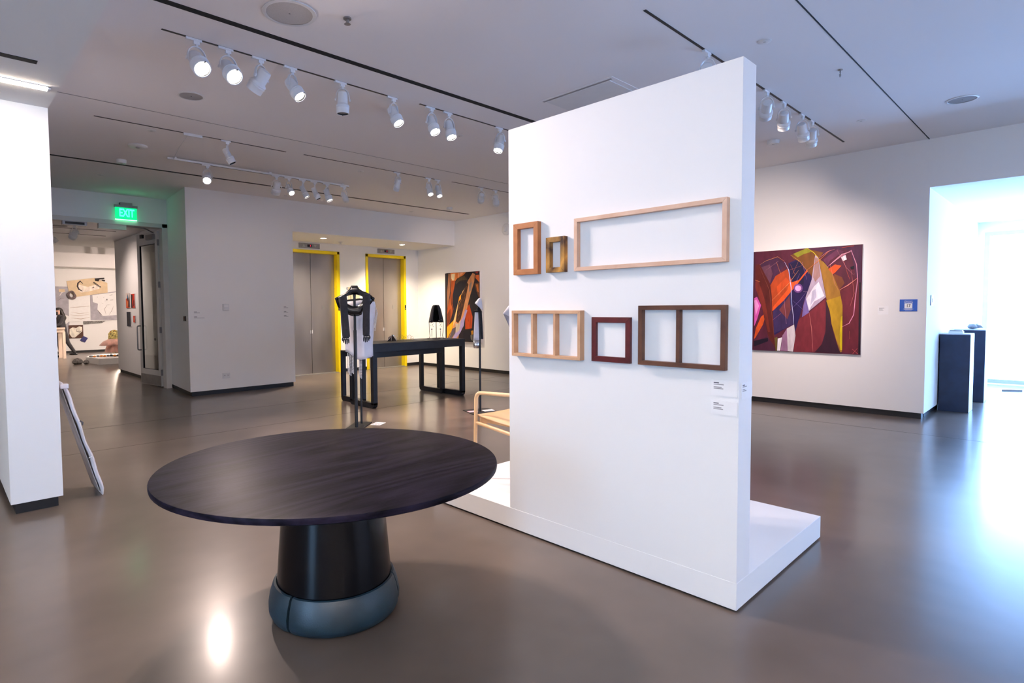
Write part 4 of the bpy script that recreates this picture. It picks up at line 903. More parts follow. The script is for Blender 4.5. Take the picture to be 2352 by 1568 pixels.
# --- white cone sleeve just showing past the partition
S4 = (6.22, 5.52); R4, F4 = basis(S4)
def U_(s, z, d=0.): return P_(s, z, d, S4, R4, F4)
t = thing('sleeve_stand', (S4[0], S4[1], 0), 'white cone shaped sleeve with hanging chain at the partition edge', 'display stand')
mannequin_stand(t, U_(.16, 0)[:2], 1.62, .30, .014, .2)
ax0, ax1 = Vector(U_(.03, 1.66)), Vector(U_(-.115, 1.405, .02)); axd = (ax1-ax0).normalized(); sx_ = axd.cross(F4).normalized(); sy_ = sx_.cross(axd)
rings = [[tuple(ax0+(ax1-ax0)*u+(sx_*math.cos(2*PI*k/20)+sy_*math.sin(2*PI*k/20)*.75)*r) for k in range(20)] for u, r in ((0, .05), (.3, .075), (.6, .092), (1, .105))]
MB().loft(rings).build('sleeve_cone', 'white_cloth', t, solid=.004)
rings = []
for i in range(7):
    u = i/6; rings.append([U_(-.15+.06*u+(.055-.03*u)*math.cos(2*PI*k/12), 1.46-.20*u, .03*math.sin(2*PI*k/12)) for k in range(12)])
mat('grey_lining', (.50, .48, .55), .8, var=(10, .1))
MB().loft(rings).build('lining', 'grey_lining', t, solid=.003)
cp = [U_(-.105+.012*math.sin(i*1.3), 1.27-.022*i, .01*math.cos(i)) for i in range(11)]
MB().tube(cp, .005, 6).build('chain', 'steel_grey', t)
MB().beam(U_(.02, 1.60), U_(.16, 1.60), .02, .02).build('bracket', 'black_metal', t)

# --- hood with earrings on the console
hb = (6.50, 7.66); RH, FH = basis(hb); zt_ = 1.0
def H_(s, z, d=0.): return P_(s, z, d, hb, RH, FH)
t = thing('hood_display', (hb[0], hb[1], zt_), 'black hood on a small stand with dangling earrings on the console', 'display')
MB().lathe([(.072, 0), (.075, .006), (.07, .012)], (hb[0], hb[1], zt_), 20).build('base', 'black_metal', t)
MB().tube([H_(0, zt_), H_(0, 1.50)], .006, 8).build('rod', 'black_metal', t)
rings = []
for u, hw, dp in ((0, .048, .05), (.06, .062, .07), (.2, .080, .09), (.45, .098, .105), (.75, .117, .115), (1, .130, .12)):
    z = 1.590-.30*u; ring = []
    for k in range(17):
        th = math.radians(-62)+math.radians(304)*k/16; th += PI/2+PI*2/3*0
        a = PI/2+math.radians(28+304*k/16)
        ring.append(H_(hw*math.cos(a), z, dp*math.sin(a)*1.0-.01))
    rings.append(ring)
hood = MB().loft(rings, closed=False); hood.add(rings[0], [tuple(range(17))]); hood.build('hood', 'black_cloth', t, solid=.006)
MB().loft([[H_(hw*math.cos(PI+PI*k/12), z, .03+.03*math.sin(PI*k/12)) for k in range(13)] for hw, z in ((.02, 1.52), (.05, 1.47), (.075, 1.40), (.09, 1.30))], closed=False).build('lining', 'black_deep', t)
for s in (-1, 1):
    MB().tube(fillet([H_(s*.122, 1.292), H_(s*.118, 1.13), H_(s*.110, 1.05), H_(s*.125, zt_+.006), H_(s*.165, zt_+.006)], .03), .0042, 6).build('cord', 'black_cloth', t)
    e = MB(); 
    for k in range(12): e.ball(H_(s*.072+.022*math.sin(k*2.4), 1.345-.011*k, .07+.006*math.cos(k)), .0078, 6)
    e.ball(H_(s*.075, 1.175, .07), .013, 8, 1.6)
    eo = e.build('earring', 'silver', t)
    MB().tube([H_(s*.075, 1.15, .07), H_(s*.075, 1.045, .07)], .0045, 6).build('tassel', 'steel_grey', eo)
    MB().tube([H_(s*.075, 1.345, .07), H_(s*.073, 1.05, .07)], .0012, 4).build('wire', 'silver', eo)

# --- jewellery lying on the console
jx, jy = 5.62, 7.78
t = thing('visor_jewel', (jx, jy, 1.0), 'small silver and black pointed visor lying on the console', 'jewellery')
v = lambda a, b, c: (jx+a, jy+b, 1.0+c)
MB().add([v(-.10, -.03, 0), v(.07, -.05, 0), v(.05, .04, .10), v(-.02, .05, .06)], [(0, 1, 2, 3)]).build('plate', 'black_shine', t, solid=.005)
MB().tube([v(-.11, -.03, .005), v(-.03, 0, .05), v(.04, .03, .105), v(.08, .0, .07), v(.075, -.05, .004)], .006, 6).build('rim', 'silver', t)
MB().tube([v(-.03, -.04, .004), v(.0, -.01, .045), v(.03, .02, .09)], .006, 6).build('rib', 'silver', t)
t = thing('wire_crown', (jx+.30, jy+.02, 1.0), 'delicate gold wire headpiece lying on the console beside the visor', 'jewellery')
for k in range(7):
    c0 = jx+.12+.055*k; r0 = .03+.006*(k % 3)
    MB().tube([(c0+r0*1.1*math.cos(2*PI*i/14), jy+.02+.012*math.sin(4*PI*i/14), 1.0+r0+.003+r0*math.sin(2*PI*i/14)) for i in range(14)], .0022, 5, closed=True).build('wire_loop', 'gold', t)
MB().tube([(jx+.09, jy, 1.005), (jx+.2, jy+.01, 1.012), (jx+.35, jy+.02, 1.006), (jx+.48, jy+.02, 1.02)], .003, 6).build('wire_band', 'gold', t)

# ================================================================== WRAPPED PANEL leaning on the column
t = thing('wrapped_panel', (.86, 5.75, 0), 'flat panel wrapped in clear plastic leaning against the white column', 'wrapped panel')
b0, b1 = Vector((.998, 0, .006)), Vector((.740, 0, .975)); dn = (b1-b0).normalized(); nn = Vector((dn.z, 0, -dn.x))
rings = []
for i in range(23):
    u = i/22; p = b0+(b1-b0)*u; th = .024*(1 if .04 < u < .97 else .5)+.006*math.sin(9*u)*math.sin(3.1*u)
    q = p+nn*(.010*math.sin(PI*u)+.004*math.sin(23*u)); ring = []
    for y, s in ((5.53, 0), (5.515, .5), (5.53, 1), (5.70, 1.15), (5.86, 1.1), (5.875, .5), (5.86, 0), (5.70, -.05)):
        v_ = q+nn*(th*(s-.0)); ring.append((v_.x, y+.003*math.sin(31*u+s), max(v_.z, .001)))
    rings.append(ring)
MB().loft(rings, cap=True).build('plastic_wrap', 'film', t)
def lean(u, y, s): v_ = b0+(b1-b0)*u+nn*s; return (v_.x, y, v_.z)
MB().add([lean(.03, 5.55, -.004), lean(.03, 5.86, -.004), lean(.95, 5.86, -.004), lean(.95, 5.55, -.004), lean(.03, 5.55, -.010), lean(.03, 5.86, -.010), lean(.95, 5.86, -.010), lean(.95, 5.55, -.010)], [(0, 1, 2, 3), (7, 6, 5, 4), (0, 4, 5, 1), (2, 6, 7, 3), (0, 3, 7, 4), (1, 5, 6, 2)]).build('panel_back', 'film_back', t)
MB().box(.735, .790, 5.505, 5.58, .925, .962).build('tape_fold', 'film', t, bevel=.004)
MB().tube([lean(.66, 5.505, .03), lean(.64, 5.50, .045), lean(.62, 5.503, .035)], .006, 6).build('tag', 'ink', t)
MB().beam(lean(.34, 5.512, -.004), lean(.345, 5.512, .034), .004, .004).build('tape_band', 'paper', t)

# ================================================================== CEILING FITTINGS
def speaker(x, y, r, label, grille='seam_light'):
    t = thing('ceiling_speaker', (x, y, C), label, 'speaker', 'round ceiling speakers')
    MB().lathe([(r*.86, -.006), (r*.9, -.009), (r, -.006), (r, .0005)], (x, y, C), 36, cap=False).build('rim', 'white_plastic', t)
    MB().disc((x, y, C-.004), r*.87, 36).build('grille', grille, t)
    MB().box(x-.006, x+.006, y-.002, y+.002, C-.006, C-.004).build('badge', 'ink', t)
mat('seam_light', (.50, .48, .47), .9, var=(400, .12))
speaker(1.999, 3.967, .19, 'large round ceiling speaker at the top edge near the air slot')
speaker(2.004, 6.132, .125, 'round grey ceiling speaker below the two brightest spotlights', 'seam_grey')
speaker(8.105, .938, .135, 'round ceiling speaker on the bluish ceiling at right', 'seam_grey')
def disc(name, x, y, r, h, label, cat, group=None, pendant=False, m='white_plastic', z=C):
    t = thing(name, (x, y, z), label, cat, group)
    MB().lathe([(r, .0005), (r, -h*.55), (r*.88, -h), (r*.3, -h*1.02)], (x, y, z), 24).build('cover', m, t)
    if pendant: MB().lathe([(r*.22, -h), (r*.2, -h*1.5), (r*.1, -h*1.6)], (x, y, z), 14).build('lens', 'seam_grey', t)
    else: MB().lathe([(r*.25, -h), (r*.23, -h*1.12)], (x, y, z), 12).build('centre_button', 'seam_light', t)
disc('occupancy_sensor', 2.063, 8.42, .115, .022, 'domed round ceiling sensor left of the suspended track', 'sensor', pendant=True)
disc('smoke_detector', 2.08, 9.367, .065, .05, 'white smoke detector on the left by the rear air slot', 'smoke detector', 'smoke detectors')
disc('smoke_detector', 8.30, 9.30, .065, .05, 'white smoke detector above the tall painting by the rear air slot', 'smoke detector', 'smoke detectors')
disc('smoke_detector', 8.223, 2.824, .075, .045, 'white smoke detector behind the partition beside the right track', 'smoke detector', 'smoke detectors')
for x, y, lb in ((2.019, 7.604, 'small sprinkler cover left, between the rear tracks'), (5.097, 1.829, 'sprinkler cover at upper right between track and thin joint'), (8.127, 1.837, 'sprinkler cover at far right near the end of the right track'), (5.05, 7.75, 'sprinkler cover behind the middle rear track'), (5.05, 10.3, 'sprinkler cover close above the elevator wall'), (8.0, 10.25, 'sprinkler cover close above the alcove header'), (4.95, 5.35, 'sprinkler cover beside the partition top edge'), (2.05, 10.6, 'sprinkler cover near the gallery doorway'), (8.05, 7.75, 'sprinkler cover at the partition edge behind the rear track')):
    disc('sprinkler_cover', x, y, .05, .006, lb, 'sprinkler', 'flush sprinkler covers')
t = thing('ceiling_hook', (6.23, 1.578, C), 'small metal hook in the bluish ceiling', 'hook')
MB().lathe([(.02, 0), (.02, -.006), (.006, -.008), (.006, -.03)], (6.23, 1.578, C), 12).build('plate', 'steel_grey', t)
MB().tube([(6.23+.018*math.sin(a), 1.578, C-.048-.018*math.cos(a)*-1) for a in [i*.5 for i in range(11)]], .004, 6).build('hook', 'steel_grey', t)
t = thing('pendant_sprinkler', (2.35, 3.75, C), 'small pendant fitting at the top edge beside the large speaker', 'sprinkler')
MB().lathe([(.03, 0), (.03, -.01), (.012, -.014), (.012, -.04), (.025, -.045)], (2.35, 3.75, C), 12).build('body', 'steel_grey', t)
t = thing('access_panel', (5.0, 3.5, C), 'square ceiling access panel above the partition', 'ceiling panel')
MB().box(4.77, 5.55, 3.05, 3.93, C-.004, C+.001).build('frame', 'ceiling_paint', t)
MB().box(4.83, 5.49, 3.11, 3.87, C-.010, C-.004).build('panel', 'white_plastic', t)
MB().box(4.80, 4.83, 3.08, 3.90, C-.0046, C-.004).build('reveal', 'seam_grey', t)
# suspended track section with its feed
t = thing('suspended_track', (3.95, 8.70, C), 'suspended white lighting track carrying a row of spotlights, rear ceiling', 'lighting track')
MB().box(2.50, 5.42, 8.68, 8.72, C-.045, C-.02).build('rail', 'white_plastic', t)
MB().box(2.85, 5.42, 8.692, 8.708, C-.0465, C-.045).build('slot', 'track_black', t)
for x in (2.6, 4.0, 5.3): MB().box(x-.02, x+.02, 8.69, 8.71, C-.02, C).build('hanger', 'white_plastic', t)
MB().tube([(2.39, 7.47, C-.012), (2.47, 8.1, C-.03), (2.58, 8.69, C-.035)], .006, 6).build('feed_cable', 'white_plastic', t)
MB().box(2.33, 2.55, 7.435, 7.465, C-.03, C).build('feed_box', 'white_plastic', t)

# ================================================================== TRACK SPOTLIGHTS
def shared(mb, name, m): return mb.mesh(name, m)
SPOT = {}
def spot_meshes(kind):
    if kind in SPOT: return SPOT[kind]
    r = {'std': 1., 'big': 1.18, 'small': .82}[kind]
    d = {}
    d['adapter'] = shared(MB().box(-.08, .04, -.013, .013, -.018, 0).box(-.022, .022, -.011, .011, -.042, -.018), 'adapter', 'spot_white')
    y = MB(); pts = fillet([(-.062*r, 0, 0), (-.062*r, 0, .055), (-.03, 0, .105), (.03, 0, .105), (.062*r, 0, .055), (.062*r, 0, 0)], .03, 4)
    for i in range(len(pts)-1): y.beam(pts[i], pts[i+1], .006, .022, (0, 1, 0))
    y.lathe([(.013, -.006), (.013, .006)], n=10, M=Matrix.Translation((-.068*r, 0, 0)) @ Matrix.Rotation(PI/2, 4, 'Y')).lathe([(.013, -.006), (.013, .006)], n=10, M=Matrix.Translation((.068*r, 0, 0)) @ Matrix.Rotation(PI/2, 4, 'Y'))
    y.tube([(0, 0, .10), (0, 0, .125)], .012, 8)
    d['yoke'] = shared(y, 'yoke', 'spot_white')
    d['housing'] = shared(MB().lathe([(.030*r, .074), (.042*r, .070), (.047*r, .05), (.048*r, -.035), (.062*r, -.050), (.064*r, -.058), (.060*r, -.062), (.060*r, -.070), (.064*r, -.074), (.060*r, -.080), (.059*r, -.128), (.053*r, -.128), (.053*r, -.116)], n=24, cap=False).disc((0, 0, .074), .030*r, 24), 'housing', 'spot_white')
    d['snoot'] = shared(MB().lathe([(.053*r, -.125), (.050*r, -.108), (.046*r, -.104)], n=24, cap=False).box(-.004, .004, .046*r, .058*r, -.129, -.104), 'baffle', 'spot_inner')
    for k, m in (('lens_lit', 'lens_lit'), ('lens_dim', 'lens_dim'), ('lens_off', 'lens_off')): d[k] = shared(MB().disc((0, 0, -.112), .0515*r), 'lens', m)
    SPOT[kind] = d; return d
def spot(x, y, target, label, power=0., lens='lens_lit', kind='std', z=C-.003, cone=60, group='ceiling track spotlights', blend=.6, col=WARM, soft=.035):
    d = spot_meshes(kind)
    t = thing('track_spotlight', (x, y, z), label, 'spotlight', group)
    piv = Vector((0, 0, -.165)); aim = (Vector(target)-(Vector((x, y, z))+piv)).normalized()
    def put(name, me, loc, rot):
        o = bpy.data.objects.new(name, me); COL.objects.link(o); o.parent = t; o.location = loc; o.rotation_mode = 'QUATERNION'; o.rotation_quaternion = rot; return o
    pan = Matrix.Rotation(math.atan2(aim.y, aim.x)-PI/2, 3, 'Z').to_quaternion()
    from mathutils import Quaternion
    q = aim.to_track_quat('-Z', 'Y'); I = Quaternion()
    put('adapter', d['adapter'], (0, 0, 0), I); put('yoke', d['yoke'], piv, pan)
    h = put('housing', d['housing'], piv, q)
    for nm, me in (('baffle', d['snoot']), ('lens', d[lens])):
        o = bpy.data.objects.new(nm, me); COL.objects.link(o); o.parent = h
    if power:
        l = bpy.data.lights.new('spot_lamp', 'SPOT'); l.energy = power; l.color = col; l.spot_size = math.radians(cone); l.spot_blend = blend; l.shadow_soft_size = soft
        o = bpy.data.objects.new('spot_lamp', l); COL.objects.link(o); o.parent = h; o.location = (0, 0, -.135)
    return t
G1, G2, G3, G4 = 'spotlights on the front track', 'spotlights on the rear recessed tracks', 'spotlights on the suspended track', 'spotlights on the right track'
y = 4.83
spot(1.63, y, (2.0, 2.0, .6), 'glaring lit spotlight facing the viewer, first on the front track', 84, group=G1, kind='big', cone=130, blend=1., soft=.045)
spot(1.88, y, (2.3, 1.9, .7), 'glaring lit spotlight, second on the front track', 84, group=G1, kind='big', cone=130, blend=1., soft=.045)
spot(2.16, y, (1.1, 6.9, 1.0), 'spotlight turned away to the left, back showing, third on front track', 60, 'lens_off', 'big', group=G1, cone=110, blend=1.)
spot(2.45, y, (3.6, 2.6, .2), 'spotlight with honeycomb lens angled right, fourth on front track', 0, 'lens_dim', group=G1)
spot(2.96, y, (3.0, 4.9, 0), 'spotlight pointing straight down, fifth on front track', 55, 'lens_off', group=G1, cone=110, blend=1.)
spot(3.56, y, (4.0, 2.9, .3), 'lit spotlight beside the gap, sixth on front track', 14, group=G1, cone=75)
y = 4.80
spot(4.04, y, (3.9, 3.0, .4), 'lit spotlight, first after the gap on front track', 12, group=G1)
spot(4.29, y, (4.1, 3.4, .2), 'lit spotlight, second after the gap on front track', 0, group=G1)
spot(5.11, y, (4.1, 4.6, 1.2), 'lit spotlight angled left beside the partition top', 0, group=G1)
y = 7.45
spot(2.86, y, (4.2, 6.7, .6), 'slim spotlight pointing down over the suspended track feed', 85, 'lens_off', 'small', group=G2)
spot(5.54, y-.02, (6.0, 9.5, 1.0), 'spotlight with dark lens pointing down, middle rear track', 0, 'lens_off', 'small', group=G2, cone=130, blend=1.)
spot(6.17, y-.03, (5.9, 6.0, .8), 'lit small spotlight, left of a close pair on rear track', 165, 'lens_lit', 'small', group=G2)
spot(6.37, y-.03, (6.1, 6.2, .9), 'lit small spotlight, right of a close pair on rear track', 0, 'lens_lit', 'small', group=G2)
spot(7.37, y-.06, (9.7, 10.4, 1.6), 'spotlight with its back to the viewer, left of two beside the partition', 64, 'lens_off', 'std', group=G2, cone=75, blend=1.)
spot(7.74, y-.06, (9.7, 9.0, 1.5), 'spotlight with its back to the viewer, right of two beside the partition', 0, 'lens_off', 'std', group=G2, cone=90, blend=1.)
y = 8.70; zz = C-.046
spot(3.04, y, (1.6, 5.6, .6), 'lit spotlight alone at the left of the suspended track', 75, group=G3, z=zz, cone=100, blend=1.)
spot(4.10, y, (4.3, 10.2, 1.2), 'large can spotlight pointing down, first of the suspended row', 5, 'lens_dim', 'big', group=G3, z=zz, cone=150, blend=1.)
spot(4.31, y, (4.4, 6.4, 1.0), 'small lit spotlight, second of the suspended row', 72, 'lens_lit', 'small', group=G3, z=zz)
spot(4.56, y, (5.6, 7.8, .9), 'small tilted spotlight, third of the suspended row', 0, 'lens_dim', 'small', group=G3, z=zz)
spot(4.77, y, (5.9, 8.0, .9), 'small tilted spotlight with dark lens, fourth of the suspended row', 0, 'lens_off', 'small', group=G3, z=zz)
spot(5.00, y, (5.6, 7.8, .9), 'lit spotlight pointing down, fifth of the suspended row', 86, 'lens_dim', 'std', group=G3, z=zz)
spot(5.33, y, (7.2, 10.2, 2.2), 'spotlight turned to the rear right, last of the suspended row', 0, 'lens_off', 'small', group=G3, z=zz)
y = 2.223
spot(4.94, y, (9.6, 3.5, 1.7), 'spotlight half hidden above the partition on the right track', 0, 'lens_off', group=G4, cone=40)
spot(6.28, y, (9.6, 3.8, 1.5), 'spotlight just past the partition, first of four on right track', 118, 'lens_off', 'std', group=G4, cone=75, blend=1.)
spot(6.77, y, (9.6, 3.2, 1.5), 'white lit spotlight, second of four on right track', 30, 'lens_dim', 'std', group=G4, cone=75, blend=1.)
spot(7.36, y, (9.6, 2.4, 1.0), 'spotlight with glowing lens, third of four on right track', 42, 'lens_dim', 'std', group=G4, cone=80, blend=1.)
spot(7.70, y, (9.6, 2.9, 1.5), 'spotlight behind its neighbour, last of four on right track', 0, 'lens_off', 'std', group=G4, cone=60)

# ================================================================== FAR ROOM through the doorway
YF = 25.0
# pictures on the corridor wall
XC = 3.42
def small_picture(y0, y1, z0, z1, base, shapes, label):
    t = thing('small_picture', (XC, (y0+y1)/2, z0), label, 'picture', 'small pictures on the corridor wall')
    MB().box(XC-.02, XC, y0, y1, z0, z1).build('canvas', 'canvas_edge', t)
    h, v = y1-y0, z1-z0
    sh = [('p', base, 0, [(0, 0), (1, 0), (1, 1), (0, 1)])]+shapes
    art('painted_surface', [(k, c, w_, [(y1-a*h, z0+b*v) for a, b in p]) for k, c, w_, p in sh], lambda a, b, l: (XC-.0202-l, a, b), t, .0004)
small_picture(15.00, 15.34, 1.60, 1.95, '#f0e0d8', [('p', '#e0501c', 0, [(0, 0), (.95, 0), (.9, .45), (.4, .7), (0, .6)]), ('p', '#f08a50', 0, [(.1, .1), (.5, .1), (.6, .4), (.2, .5)]), ('p', '#18304a', 0, [(.3, .6), (.55, .95), (.7, .6), (.5, .45)]), ('p', '#2aa0e0', 0, [(.35, .65), (.5, .9), (.55, .65)]), ('p', '#1a1420', 0, [(.6, .05), (1, .05), (1, .9), (.75, .6)])], 'orange and blue small picture, upper left of four')
small_picture(14.56, 14.87, 1.60, 1.92, '#d8321c', [('p', '#2a0e14', 0, [(0, 0), (.35, 0), (.3, .5), (.5, .9), (0, 1)]), ('p', '#7a1410', 0, [(.5, .1), (1, .2), (.9, .5), (.6, .6)])], 'bright red small picture, upper right of four')
small_picture(14.96, 15.32, 1.17, 1.51, '#2a2c38', [('s', '#d89a3a', .02, [(.3, .2), (.32, .6)]), ('s', '#e8c890', .015, [(.6, .5), (.62, .9)]), ('s', '#8a8a90', .02, [(.8, .1), (.75, .4)])], 'dark blue-grey small picture, lower left of four')
small_picture(14.57, 14.74, 1.27, 1.42, '#e8533a', [('p', '#f0866a', 0, [(.2, .2), (.8, .3), (.7, .8), (.3, .7)])], 'smallest red picture, lower right of four')

# collage of sheets on the far wall
def sheet(name, label, outline, m, y, extra=None, cat='drawing'):
    t = thing(name, (outline[0][0], y, outline[0][1]), label, cat, 'collage on the far wall')
    M_ = Matrix(((1, 0, 0, 0), (0, 0, -1, 0), (0, 1, 0, 0), (0, 0, 0, 1))) @ Matrix.Translation((0, 0, -y))
    n = len(outline); v = [(a, yy, b) for yy in (y-.006, y) for a, b in outline]
    MB().add(v, [tuple(range(n)), tuple(range(2*n-1, n-1, -1))]+[(i, i+n, (i+1) % n+n, (i+1) % n) for i in range(n)]).build('sheet', m, t)
    if extra: art('drawn_marks', extra, lambda a, b, l: (a, y-.0065-l, b), t, .0006)
    return t
sheet('felt_sheet', 'grey sheet at the left of the far collage', [(2.6, 2.43), (3.67, 2.42), (3.70, 1.74), (3.68, 1.35), (2.6, 1.89)], 'felt_grey', YF-.003, [('s', '#8a8288', .02, [(3.35, 1.9), (3.45, 2.0), (3.55, 2.0)]), ('s', '#f0e6e0', .03, [(3.42, 2.08), (3.48, 2.2), (3.6, 2.25)])])
sheet('kraft_card', 'small tan card on the grey sheet', [(3.40, 2.33), (3.58, 2.33), (3.58, 2.23), (3.40, 2.22)], 'kraft', YF-.02)
sheet('plastic_sheet', 'crumpled pale plastic sheet in the middle of the far collage', [(3.69, 2.03), (4.35, 2.13), (4.34, 1.16), (3.67, 1.14)], 'paper', YF-.012, [('s', '#b8a498', .02, [(3.72, 1.66), (4.0, 1.68), (4.33, 1.72)]), ('s', '#c4b0a4', .015, [(3.75, 1.5), (4.0, 1.44), (4.3, 1.47)]), ('s', '#c4b0a4', .015, [(3.72, 1.4), (3.95, 1.36), (4.3, 1.40)]), ('s', '#b8a498', .02, [(3.75, 1.28), (4.05, 1.24), (4.32, 1.30)])])
sheet('felt_sheet', 'grey sheet at the right of the far collage', [(4.36, 2.13), (5.4, 2.30), (5.4, 1.17), (4.35, 1.19)], 'felt_grey', YF-.012)
sheet('torn_drawing', 'torn white drawing with ink specks over the right grey sheet', [(4.43, 2.12), (5.3, 2.25), (5.3, 1.37), (4.72, 1.34), (4.57, 1.57), (4.60, 1.80), (4.44, 1.86)], 'paper', YF-.022,
      [('s', '#5a4a48', .015, [(4.8+.35*math.cos(k*2.4)*.6, 1.95+.2*math.sin(k*1.7)), (4.84+.38*math.cos(k*2.4)*.7, 1.96+.22*math.sin(k*1.7))]) for k in range(16)]+[('s', '#6a5652', .02, [(4.57, 1.58), (4.65, 1.45), (4.73, 1.35)]), ('s', '#8a7670', .012, [(4.85, 1.4), (4.8, 1.6), (4.9, 1.75)]), ('s', '#8a7670', .012, [(4.95, 1.38), (5.05, 1.55), (5.1, 1.7)]), ('p', '#2a2028', 0, [(4.86, 1.93), (4.92, 1.95), (4.9, 1.99)])])
sheet('kraft_drawing', 'wide tan drawing with black ink shapes, top of the far collage', [(3.64, 2.62), (4.51, 2.76), (4.93, 2.58), (4.93, 2.22), (3.91, 2.05), (3.70, 2.25)], 'kraft', YF-.03,
      [('p', '#efe2d4', 0, [(4.02, 2.5), (4.3, 2.42), (4.5, 2.5), (4.7, 2.5), (4.66, 2.36), (4.44, 2.29), (4.3, 2.25), (4.07, 2.21), (3.97, 2.33)]),
       ('s', '#3a2c2c', .05, [(4.14, 2.54), (4.06, 2.63), (3.99, 2.55), (3.97, 2.44), (4.01, 2.33), (4.12, 2.26)]),
       ('p', '#1c1414', 0, [(4.52, 2.74), (4.83, 2.78), (4.84, 2.73), (4.68, 2.71), (4.64, 2.63), (4.53, 2.65)]), ('p', '#1c1414', 0, [(4.76, 2.7), (4.86, 2.69), (4.85, 2.64), (4.74, 2.66)])]
      +[('s', '#1c1414', .035, [(4.43+.26*((k*37) % 10)/10, 2.38+.2*((k*23) % 10)/10), (4.47+.26*((k*37) % 10)/10, 2.42+.2*((k*23) % 10)/10), (4.5+.24*((k*37) % 10)/10, 2.39+.2*((k*23) % 10)/10)]) for k in range(14)])
sheet('felt_strip', 'narrow grey strip below the right grey sheet', [(4.11, 1.16), (4.83, 1.16), (4.71, 1.08), (4.11, 1.04)], 'stone', YF-.024)
sheet('felt_sheet', 'small grey sheet low behind the brown square', [(3.50, 1.0), (3.69, 1.16), (3.68, 1.04), (3.65, 1.01), (3.64, .64), (3.50, .65)], 'felt_grey', YF-.003)
sheet('brown_square', 'brown square with a white rounded shape on the far wall', [(3.65, 1.02), (4.10, 1.02), (4.10, .54), (3.64, .54)], 'brown_card', YF-.02, [('p', '#e8e0d0', 0, [(3.68, .88), (3.78, .94), (3.88, .91), (3.97, .97), (4.07, .95), (4.07, .79), (3.96, .68), (3.83, .56), (3.74, .57), (3.67, .70)]), ('s', '#3a302c', .018, [(3.88, .88), (3.9, .78), (4.0, .76), (4.06, .82)])])
sheet('blue_square', 'small navy blue square set as a diamond, low on the far wall', [(3.98, .45), (4.10, .61), (4.24, .53), (4.14, .37)], 'navy', YF-.03)
t = thing('rope_coil', (3.76, YF-.03, 1.95), 'dark coiled rope hanging at the corner of the tan drawing', 'rope')
for k in range(4): MB().tube([(3.77+(.13-.02*k)*math.cos(a)*.9+.05*math.sin(a), YF-.085-.012*k, 2.10+.10*math.sin(a)-.07*math.cos(a)+.012*k) for a in [2*PI*i/16 for i in range(16)]], .022, 7, closed=True).build('loop', 'rope', t)

# low platform, dress form, lamp, stones
t = thing('low_platform', (4.3, 19.6, 0), 'low white platform with angled corner in the far gallery', 'platform')
MB().prism([(3.32, 20.0), (3.46, 18.95), (4.9, 18.75), (5.2, 20.6), (3.6, 20.8)], 0, .17).build('slab', 'plinth_paint', t, bevel=.003)
D = (4.05, 19.75); RD, FD = basis(D)
def D_(s, z, d=0.): return P_(s, z+.17, d, D, RD, FD)
t = thing('dress_form', (D[0], D[1], .17), 'floral bodice with peach tulle skirt standing on the platform', 'costume')
def ringz(c, hw, z, dp, n=22, fold=0.): return [D_(c+hw*math.cos(2*PI*k/n)*(1+fold*math.sin(k*2.9)), z, dp*math.sin(2*PI*k/n)*(1+fold*math.cos(k*3.7))) for k in range(n)]
MB().loft([ringz(.03, .12, .10, .10), ringz(.03, .17, .30, .14), ringz(.02, .20, .52, .15), ringz(.0, .17, .68, .13), ringz(-.02, .10, .76, .08), ringz(-.02, .03, .79, .03)], cap=True).build('bodice', 'floral', t)
MB().loft([ringz(.02, .19, .52, .17), ringz(-.03, .28, .44, .22, fold=.06), ringz(-.06, .33, .33, .26, fold=.14)]).build('upper_tulle', 'tulle', t, solid=.01)
MB().loft([ringz(.06, .20, .46, .17), ringz(.05, .27, .30, .2, fold=.08), ringz(.04, .31, .12, .24, fold=.12)]).build('lower_tulle', 'tulle', t, solid=.01)
MB().loft([ringz(.22, .05, .64, .05), ringz(.2, .14, .56, .1, fold=.08), ringz(.18, .20, .44, .14, fold=.12)]).build('shoulder_tulle', 'tulle', t, solid=.01)
for k in range(7): MB().tube([D_(-.15+.05*k, .72-.008*(k-3)**2, .06), D_(-.17+.055*k, .79-.01*(k-3)**2, .07)], [.018, .004], 6).build('spike', 'orange_bits' if k % 2 else 'floral', t)
for s in (-.12, .14): MB().tube([D_(s, .13), D_(s, 0)], .012, 8).build('leg', 'white_plastic', t)
for k in range(9):
    tt = thing('fabric_bundle', D_(-.62+.085*k, 0, .12+.05*math.sin(k*2)), ('orange' if k in (1, 3, 4, 7) else 'grey')+' knotted fabric bundle, '+('leftmost', 'second', 'third', 'fourth', 'fifth', 'sixth', 'seventh', 'eighth', 'rightmost')[k]+' of nine along the platform', 'bundle', 'fabric bundles on the platform')
    MB().lathe([(.02, .002), (.045, .012), (.05, .03), (.03, .05), (.01, .055)], D_(-.62+.085*k, 0, .12+.05*math.sin(k*2)), 9, 1.2, .8, k).build('body', 'orange_bits' if k in (1, 3, 4, 7) else 'stone', tt)
for k, (s, d, r) in enumerate(((-.95, .30, .12), (-.74, .36, .085))):
    c = D_(s, -.17, d); tt = thing('stone_lump', c, ('larger speckled grey lump on the floor left of the platform', 'smaller speckled grey lump touching the platform corner')[k], 'stone', 'speckled lumps by the platform')
    MB().lathe([(r*.6, .0), (r, r*.35), (r*.95, r*.8), (r*.6, r*1.3), (r*.2, r*1.5)], c, 12, 1.15, .85, k).build('body', 'stone', tt)
L = (4.55, 21.2); RL, FL = basis(L)
def L_(s, z, d=0.): return P_(s, z, d, L, RL, FL)
t = thing('floor_lamp', (L[0], L[1], 0), 'thin floor lamp with a copper cone shade, lit, behind the dress', 'lamp')
MB().lathe([(.15, 0), (.15, .02), (.02, .03)], (L[0], L[1], 0), 18).build('base', 'copper', t)
